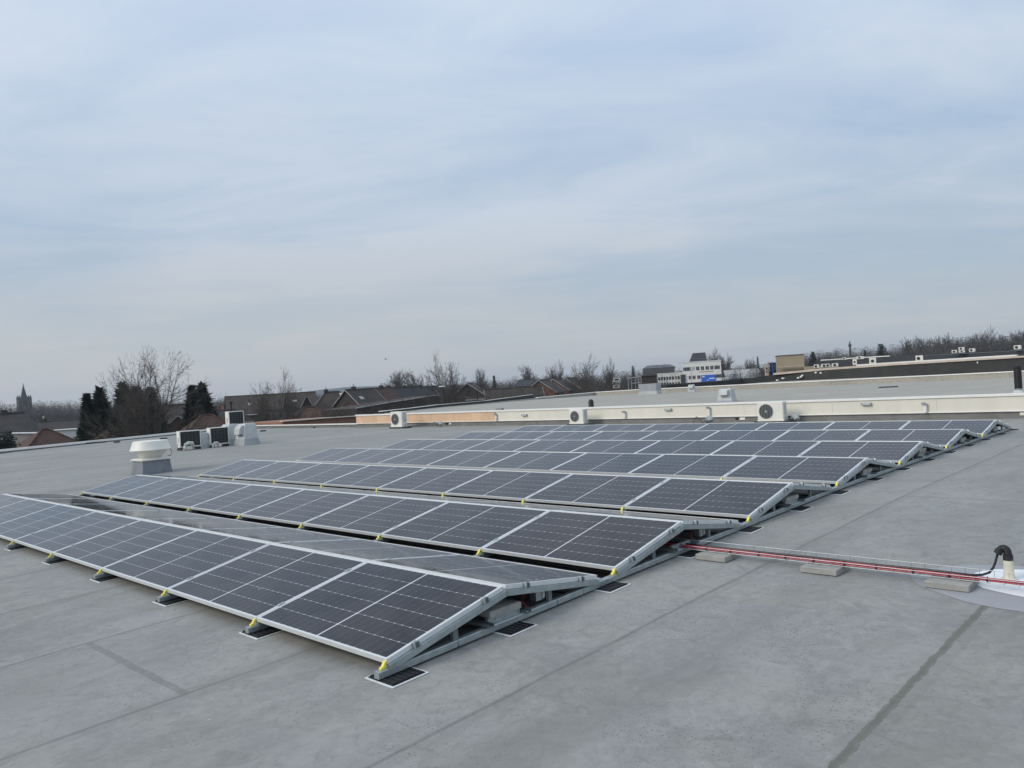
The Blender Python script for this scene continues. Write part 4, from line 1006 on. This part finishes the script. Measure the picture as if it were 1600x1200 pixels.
house(1176, 340, 576, 2.6, 10, 9, 10, 'tile_gr', 'brickd', 'dim brownish roof left of the pink tower', .3, False, 0, name='house')

# church
D = 520; A = at(39, D)
t = empty('church', (A.x, A.y, GZ), yaw_to(A-CAM)-math.pi/2+R(10), 'dark church with square tower and pointed spire on the skyline, far left', 'church')
k_ = D/FPX; zt = zat(39, 624, D)-GZ
MB().box(-3.2, 3.2, -3.2, 3.2, 0, zt).build('tower', 'stone', t)
m = MB(); sq2 = lambda h, z: [(-h, -h, z), (h, -h, z), (h, h, z), (-h, h, z)]
m.loft([sq2(1.75, zt+.01), sq2(.95, zt+3.6), sq2(.14, zt+8.0)]); m.lathe([(.1, 8.0), (.32, 8.3), (.1, 8.7), (.04, 9.4)], 8, (0, 0, zt)); m.build('spire', 'slate', t)
for sx in (-1, 1):
    for sy in (-1, 1): m = MB(); m.box(sx*2.7-.5, sx*2.7+.5, sy*2.7-.5, sy*2.7+.5, zt+.01, zt+.9); m.loft([[(sx*2.7+a*.5, sy*2.7+b*.5, zt+.9) for a, b in ((-1, -1), (1, -1), (1, 1), (-1, 1))], [(sx*2.7+a*.05, sy*2.7+b*.05, zt+2.4) for a, b in ((-1, -1), (1, -1), (1, 1), (-1, 1))]]); m.build('pinnacle', 'stone', t)
MB().box(-1.0, 1.0, -3.3, -3.22, zt-3.4, zt-.8).build('louvre', 'glass', t)
m = MB(); m.prism([(-5, 0), (5, 0), (5, 3.0), (0, 7.0), (-5, 3.0)], 3.3, 24, 0); m.build('nave', 'slate', t)

t = empty('arched_frame', (0, 0, 0), 0, 'three pale curved ribs of a greenhouse frame right of the white cabins', 'greenhouse frame')
for q in range(3):
    x_ = 957+q*5.5
    MB().tube([pt(x_+a_, y_, 112) for a_, y_ in ((0, 600), (2, 593), (6, 587), (12, 582.5), (18, 580))], .07, 5).build('rib', 'walld', t)
# lamp posts left, mast
for (px_, ya, D, lb, curved) in ((361, 630.5, 62, 'thin black lamp post left of the raised air conditioner', 0), (693.5, 604.5, 66, 'dark street lamp with white head before the large bare tree', 1), (745, 612, 90, 'short lamp post right of the large bare tree', 0)):
    A = at(px_, D); h = zat(px_, ya, D)-GZ
    t = empty('street_lamp', (A.x, A.y, GZ), yaw_to(A-CAM), lb, 'street lamp', 'street lamps beyond the roof')
    MB().tube([(0, 0, 0), (0, 0, h)], [.09, .06], 8).build('pole', 'black', t)
    if curved: m = MB(); m.loft([[(.1*math.cos(k*math.pi/6)*1.2, .12+.26*math.sin(k*math.pi/6), h+z) for k in range(12)] for z in (.01, .10)]); m.build('lamp_head', 'trim', t)
    else: MB().lathe([(.09, 0), (.11, .12), (.02, .16)], 10, (0, 0, h)).build('lamp_head', 'black', t)
D = 420; A = at(1330, D); t = empty('mast', (A.x, A.y, GZ), 0, 'thin transmitter mast above the wood at the right', 'mast')
MB().tube([(0, 0, 0), (0, 0, zat(1330, 538, D)-GZ), (0, 0, zat(1330, 532.5, D)-GZ)], [.7, .45, .12], 6).build('pole', 'stone', t)
zt = zat(1330, 538, D)-GZ; MB().lathe([(.8, 0), (.8, 1.0), (.3, 1.3)], 8, (0, 0, zt-1)).build('platform', 'stone', t)
# bird
p = pt(606, 561, 60)
t = empty('bird', p, R(40), 'small dark bird gliding in the sky above the terrace', 'bird')
m = MB(); m.tube([(-.20, 0, 0), (-.12, 0, .0), (0, 0, .01), (.1, 0, .01), (.16, 0, .015), (.2, 0, .01)], [.015, .03, .05, .04, .028, .008], 8)
for s_ in (-1, 1): m.loft([[(.07, s_*.03, .02), (-.06, s_*.03, .015), (-.06, s_*.03, .025)], [(.05, s_*.22, .09), (-.04, s_*.22, .085), (-.04, s_*.22, .092)], [(-.04, s_*.46, .05), (-.08, s_*.46, .048), (-.08, s_*.46, .052)]])
m.build('body', 'feather', t); t.scale = (.55, .55, .55)

# ---------------------------------------------------------------- trees
def tree_arrays(seed, H=10, spread=.5, limbs=5, depth=7, trunk_h=.18, r0=.22, twig_w=.010, up=.35, wig=.16, first=.30, keep=(.62, .84)):
    rn = random.Random(seed); tr = MB(); tw_v = []; tw_f = []
    def sliver(a, b, wa, wb):
        d = (b-a); s_ = d.cross(Vector((rn.uniform(-1, 1), rn.uniform(-1, 1), rn.uniform(-.4, .4))))
        if s_.length < 1e-6: return
        s_ = s_.normalized(); o = len(tw_v)
        tw_v.extend([tuple(a-s_*wa), tuple(a+s_*wa), tuple(b+s_*wb), tuple(b-s_*wb)]); tw_f.append((o, o+1, o+2, o+3))
    def grow(p, d, L_, r, lev):
        nseg = 5 if lev == 1 else 4 if lev < 4 else 3; pts_ = [p]; q = p.copy(); dd = d.copy(); dirs = [dd]
        for k in range(nseg):
            dd = (dd + Vector((rn.gauss(0, wig), rn.gauss(0, wig), up*(.24 if lev < 3 else .12) + rn.gauss(0, wig*.5)))).normalized(); q = q+dd*(L_/nseg); pts_.append(q.copy()); dirs.append(dd)
        r1 = r*(.62 if lev else .8); rs = [r+(r1-r)*k/nseg for k in range(nseg+1)]
        if lev <= 3: tr.tube(pts_, rs, (8, 6, 5, 3)[lev], False)
        else:
            for k in range(nseg): sliver(pts_[k], pts_[k+1], max(twig_w, rs[k]), max(twig_w*.6, rs[k+1]))
        if lev >= depth: return
        if lev == 0:
            for c in range(limbs):
                az_ = (c+rn.uniform(-.35, .35))*6.283/limbs; sp = spread*(rn.uniform(.25, 1.2) if c else .1)
                nd = Vector((math.cos(az_)*math.sin(sp), math.sin(az_)*math.sin(sp), math.cos(sp)))
                grow(pts_[-1 if c % 2 == 0 else -2], nd, H*first*rn.uniform(.85, 1.15), r*rn.uniform(.42, .6), 1)
            return
        n_side = 3 if lev < 3 else 2
        for c in range(n_side + 2):
            idx = nseg if c < 2 else rn.randint(max(1, nseg//2-1), nseg-1)
            base, bd = pts_[idx], dirs[idx]; az_ = rn.uniform(0, 6.283)
            ax = Vector((math.cos(az_), math.sin(az_), rn.uniform(-.2, .5))); perp = (ax - bd*ax.dot(bd))
            if perp.length < 1e-4: continue
            perp.normalize(); sp = rn.uniform(.2, .5) if c < 2 else rn.uniform(.5, .95)
            grow(base, (bd*math.cos(sp) + perp*math.sin(sp)).normalized(), L_*rn.uniform(*keep)*(1 if c < 2 else .75), rs[idx]*(.8 if c < 1 else .6), lev+1)
    grow(Vector((0, 0, 0)), Vector((0, 0, 1)), H*trunk_h, r0, 0)
    zmax = sorted(v[2] for v in tw_v)[int(len(tw_v)*.998)]; s_ = H/zmax
    tr.v = [(x*s_, y*s_, z*s_) for x, y, z in tr.v]; tw_v = [(x*s_, y*s_, z*s_) for x, y, z in tw_v]
    tw = MB(); tw.v = tw_v; tw.f = tw_f; tw.m = [0]*len(tw_f)
    return tr, tw
TM = {}
def tree_proto(key, crown='twig', **k):
    tr, tw = tree_arrays(**k)
    root = empty('bare_tree', (0, 0, 0)); a = tr.build('trunk', 'bark', root); b = tw.build('crown', crown, root)
    wdt = sorted(math.hypot(v[0], v[1]) for v in tw.v)[int(len(tw.v)*.95)]
    TM[key] = [root, k['H'], wdt, False]
tree_proto('big', seed=11, H=12, spread=.80, limbs=10, depth=6, trunk_h=.26, r0=.40, twig_w=.011, up=.0, first=.30, keep=(.60, .74), wig=.12)
tree_proto('fan', seed=23, H=10, spread=.85, limbs=11, depth=6, trunk_h=.22, r0=.34, twig_w=.012, up=.0, first=.28, keep=(.58, .74), wig=.12)
tree_proto('round', 'twigp', seed=31, H=12, spread=1.2, limbs=10, depth=6, trunk_h=.42, r0=.30, twig_w=.022, up=.0, first=.22, keep=(.62, .76))
tree_proto('tall', seed=47, H=14, spread=.6, limbs=9, depth=6, trunk_h=.32, r0=.28, twig_w=.022, up=.05, first=.26, keep=(.58, .74))
tree_proto('dense', seed=53, H=13, spread=1.2, limbs=12, depth=6, trunk_h=.40, r0=.34, twig_w=.034, up=.0, first=.22, keep=(.62, .76))
def plant_tree(key, px_, top, D, width_px, label, rz=0, group='bare trees beyond the roof', base=GZ):
    T = TM[key]; root = T[0] if not T[3] else copy_tree(T[0]); T[3] = True
    A = at(px_, D); h = zat(px_, top, D)-base; s_ = h/T[1]; wx = (width_px*D/FPX)/(2*T[2])
    root.location = (A.x, A.y, base); root.scale = (wx, wx, s_); root.rotation_euler = (0, 0, rz)
    tag(root, label, 'tree', group)
plant_tree('big', 230, 554, 66, 138, 'tallest bare tree with wide fanned branches, before the conifers', 1.1)
plant_tree('fan', 419, 588, 72, 88, 'bare tree right of the raised air conditioner', .4)
plant_tree('fan', 449, 592, 84, 36, 'narrow bare tree just right of the second bare tree', 2.0)
plant_tree('fan', 704, 559, 92, 84, 'large bare tree with rounded fan crown above the terrace end', 3.9)
plant_tree('round', 617, 581, 210, 44, 'pale rounded bare tree behind the terrace', .2)
plant_tree('round', 653, 583, 175, 36, 'small round bare tree between the pale tree and the large one', 2.2)
plant_tree('round', 751, 577, 230, 20, 'small bare tree left of the small conifer', 1.0)
plant_tree('round', 829, 572, 260, 26, 'evenly round dense bare tree alone on the skyline', 3.0)
plant_tree('tall', 869, 567, 190, 34, 'bare tree behind the red brick gables', .9)
plant_tree('fan', 917, 560, 150, 58, 'bare tree with upright limbs right of the brick gables', 5.0)
plant_tree('tall', 954, 562, 160, 20, 'thin bare tree left of the timber frames', .0)
plant_tree('tall', 1116, 546, 340, 26, 'bare tree behind the right corner of the office', .4)
plant_tree('dense', 1132, 556, 345, 26, 'brown bushy bare tree right of the office', 1.4)
plant_tree('dense', 1171, 562, 330, 18, 'brown bushy tree left of the small pointed conifer', 2.4)
for q, (x_, y_, w_, ty, lb) in enumerate(((1424, 531, 26, 'dense', 'low round crown at the left end of the right hand wood'), (1446, 527, 24, 'round', 'pale round crown, second in the right hand wood'), (1470, 526, 30, 'dense', 'broad brown crown, third in the right hand wood'),
                         (1494, 529, 22, 'dense', 'brown crown left of the stacked rooftop units'), (1516, 523, 28, 'round', 'pale crown above the stacked rooftop units'), (1544, 514, 26, 'tall', 'highest crown of the right hand wood'),
                         (1570, 524, 24, 'dense', 'dark crown right of the highest one'), (1593, 517, 30, 'dense', 'last crown at the right edge of the photo'))):
    plant_tree(ty, x_, y_, 300+q*6, w_*1.1, lb, q*1.3, 'crowns of the right hand wood')

def conifer(px_, top, D, width_px, label, seed, matn='conifer', shape=1.0, base=GZ, n=5200):
    rn = random.Random(seed); A = at(px_, D); H = zat(px_, top, D)-base; Rm = width_px*D/FPX/2
    t = empty('conifer', (A.x, A.y, base), 0, label, 'tree', 'evergreens beyond the roof')
    MB().tube([(0, 0, 0), (.05, .03, H*.5), (0, 0, H*.93)], [Rm*.12+.06, Rm*.07+.04, .03], 6).build('trunk', 'bark', t)
    m = MB(); lob = [(rn.uniform(0, 6.28), rn.uniform(.1, .8), rn.uniform(.75, 1.2)) for _ in range(16)]
    for k in range(n):
        u = rn.random()**.8; z = H*(.05+.95*u); a = rn.uniform(0, 6.28)
        prof = ((1-u)**(1.0*shape))*(1 if u > .12 else .7+u*2.5)
        f = 1
        for (la, lu, lf) in lob:
            d2 = ((math.cos(a-la)-1)**2)*1.2 + ((u-lu)*4)**2
            if d2 < .5: f *= 1+(lf-1)*(1-d2*2)
        r_ = Rm*prof*f*rn.uniform(.60, 1.04) + .03
        c_ = Vector((r_*math.cos(a), r_*math.sin(a), z))
        s_ = rn.uniform(.14, .42)*(.5+Rm*.26)*(1.6 if rn.random() < .08 else 1)
        d = Vector((math.cos(a), math.sin(a), rn.uniform(-.1, .9))).normalized()*s_; e_ = Vector((-math.sin(a), math.cos(a), rn.uniform(-.5, .5)))*s_*.35
        m.add([c_-e_, c_+e_, c_+d], [(0, 1, 2)])
    # dense inner body, jagged
    rings = []
    for q in range(12):
        u = q/11; rings.append([(Rm*.72*((1-u)**(1.0*shape))*rn.uniform(.8, 1.1)*math.cos(a*.6283)+.001, Rm*.72*((1-u)**(1.0*shape))*rn.uniform(.8, 1.1)*math.sin(a*.6283), H*(.06+.9*u)) for a in range(10)])
    m.loft(rings); m.build('crown', matn, t)
conifer(137, 616, 92, 64, 'dark conifer at the left of the evergreen group', 1)
conifer(157, 608, 96, 84, 'dark conifer with blunt top, second from the left', 2)
conifer(194, 600, 90, 93, 'pointed dark conifer left of the tall bare tree trunk', 3)
conifer(214, 606, 88, 99, 'dark conifer directly behind the tall bare tree', 4)
conifer(236, 607, 89, 90, 'dark conifer right of the tall bare tree trunk', 5)
conifer(301, 604, 95, 74, 'lighter green conifer, left one of the separate pair', 6, 'hedge')
conifer(317, 601, 97, 86, 'dark conifer, right one of the separate pair', 7)
conifer(773, 587, 170, 15, 'small slim conifer before the long grey green roof', 8, shape=.8, n=1500)
conifer(1185, 557, 330, 14, 'small pointed conifer left of the pink tower', 9, n=1200)
conifer(1271, 550.5, 200, 24, 'dark rounded evergreen right of the sand block', 10, shape=.55, n=2200)
conifer(1378, 537.5, 230, 28, 'dark rounded evergreen in the middle of the right wood', 11, shape=.5, n=2200)
conifer(1353, 547, 240, 14, 'small pointed evergreen right of the mast', 12, n=1200)
conifer(990, 572, 300, 16, 'dark evergreen tuft above the timber frames', 13, shape=.6, n=1200)
conifer(1073, 575, 330, 14, 'small dark evergreen beside the long hall roof', 14, shape=.7, n=900)

# hedge at the far left, brushwood between houses, woods on the skyline
def clump_mass(name, label, matn, items, seed, leaf=.3, per=420, twiggy=True, cat='wood'):
    """items: (column, top row, distance, width px) ; each is a full uneven crown from the ground up"""
    rn = np.random.RandomState(seed); V = []; F = []; o = 0
    for (px_, top, D, wpx) in items:
        A = at(px_, D); H = zat(px_, top, D)-GZ; Rw = wpx*D/FPX/2
        n = int(per)
        c_ = rn.normal(size=(n, 3)); c_ /= np.linalg.norm(c_, axis=1)[:, None]; rad = rn.uniform(.25, 1, n)**.45
        c_ *= rad[:, None]
        c_ *= (1+.28*np.sin(c_[:, :1]*5+px_)+.2*np.cos(c_[:, 1:2]*7+px_*2))
        P_ = c_*np.array([Rw*1.15, Rw*1.15, H*.42]) + np.array([A.x, A.y, GZ+H*.56])
        P_[:, 2] = np.clip(P_[:, 2], GZ, GZ+H*1.03)
        d = c_*.6+rn.normal(size=(n, 3))*.7; d /= np.linalg.norm(d, axis=1)[:, None]
        ln = leaf*rn.uniform(.5, 1.5, n)*(1.3 if twiggy else 1)
        e_ = np.cross(d, rn.normal(size=(n, 3))); e_ /= np.linalg.norm(e_, axis=1)[:, None]; e_ *= (leaf*(.12 if twiggy else .55))
        tri = np.stack([P_-e_, P_+e_, P_+d*ln[:, None]], 1).reshape(-1, 3)
        V.append(tri); F.append(np.arange(n*3).reshape(-1, 3)+o); o += n*3
    V = np.concatenate(V); F = np.concatenate(F)
    me = bpy.data.meshes.new(name); me.vertices.add(len(V)); me.vertices.foreach_set('co', V.ravel())
    me.loops.add(len(F)*3); me.loops.foreach_set('vertex_index', F.ravel().astype(np.int32))
    me.polygons.add(len(F)); me.polygons.foreach_set('loop_start', (np.arange(len(F))*3).astype(np.int32)); me.update(calc_edges=True)
    me.materials.append(M[matn]); ob = bpy.data.objects.new(name, me); COL.objects.link(ob); tag(ob, label, cat, None, 'stuff'); return ob
def interp(tab, x):
    for (a, ya), (b, yb) in zip(tab, tab[1:]):
        if x <= b: return ya+(yb-ya)*(x-a)/(b-a)
    return tab[-1][1]
TL = [(-60, 631), (0, 630), (30, 633), (60, 627), (130, 630), (200, 629), (350, 621), (420, 618), (520, 614), (600, 607), (650, 602), (700, 600), (760, 594), (800, 592), (860, 587), (920, 584), (1000, 580), (1080, 576), (1140, 572), (1200, 568), (1260, 566)]
rn = random.Random(77); it = []
for lay, (D, dy) in enumerate(((430, 0), (360, 2), (300, 5))):
    x_ = -60
    while x_ < 1260:
        it.append((x_, interp(TL, x_)+dy+rn.uniform(-2.5, 3), D+rn.uniform(-25, 25), rn.uniform(12, 22))); x_ += rn.uniform(7, 12)
clump_mass('far_wood', 'brown bare wood along the skyline behind the houses', 'wood', it, 1, .42, 1500)
TR = [(1225, 566), (1262, 553), (1285, 547), (1310, 546), (1335, 545), (1365, 544), (1400, 541), (1425, 535), (1450, 531), (1500, 530), (1530, 527), (1560, 526), (1600, 523), (1660, 521)]
it = []
for lay, (D, dy) in enumerate(((400, 0), (350, 1.5), (290, 5), (250, 10))):
    x_ = 1225
    while x_ < 1660:
        it.append((x_, interp(TR, x_)+dy+rn.uniform(-1.5, 2.5), D+rn.uniform(-20, 20), rn.uniform(14, 24))); x_ += rn.uniform(6, 10)
clump_mass('right_wood', 'brown bare wood above the hall roof at the right', 'wood', it, 2, .38, 1900)
it = []
for (a_, b_, ytop, D) in ((690, 840, 606, 118), (836, 870, 602, 105), (880, 985, 588, 128), (900, 1010, 595, 108), (255, 285, 650, 120), (365, 470, 650, 82), (1130, 1215, 580, 250), (985, 1068, 574.5, 215), (690, 900, 597, 170), (320, 370, 640, 165), (365, 470, 634, 104), (490, 560, 640, 92), (560, 700, 634, 80)):
    x_ = a_
    while x_ < b_:
        it.append((x_, ytop+rn.uniform(-3, 6)-.06*(x_-a_), D+rn.uniform(-5, 5), rn.uniform(12, 22))); x_ += rn.uniform(6, 11)
clump_mass('brushwood', 'tangled brown brushwood between and before the houses', 'bush', it, 3, .18, 1000, cat='brushwood')
it = [(x_, 678+rn.uniform(-1, 2), 86, 14) for x_ in range(-20, 17, 6)]
clump_mass('hedge', 'dark green hedge at the far left below the dark house', 'hedge', it, 4, .22, 900, False, 'hedge')
# far blue hills
mb = MB(); tb = [(430, 618), (500, 609), (540, 605), (575, 603.5), (610, 603), (660, 602), (760, 600)]
tops = [pt(x_, y_, 1900) for x_, y_ in tb]; n_ = fw.copy(); n_.z = 0; n_.normalize()
mb.loft([[Vector((p.x, p.y, GZ)) - n_*200 for p in tops], tops, [p + n_*150 for p in tops], [Vector((p.x, p.y, GZ)) + n_*400 for p in tops]], False, False)
tag(mb.build('hills', 'hill'), kind='structure')

# ---------------------------------------------------------------- haze
hz = MB().box(-2600, 2600, -2600, 2600, GZ-1, 60)
me_o = hz.build('haze', 'hill'); tag(me_o, kind='stuff'); me_o.data.materials.clear()
hm = bpy.data.materials.new('haze_air'); hm.use_nodes = True; tt = hm.node_tree; tt.nodes.clear()
pv = tt.nodes.new('ShaderNodeVolumePrincipled'); pv.inputs['Color'].default_value = (.80, .88, 1, 1); pv.inputs['Density'].default_value = .00024; pv.inputs['Anisotropy'].default_value = .2
oo = tt.nodes.new('ShaderNodeOutputMaterial'); tt.links.new(pv.outputs[0], oo.inputs['Volume'])
me_o.data.materials.append(hm)
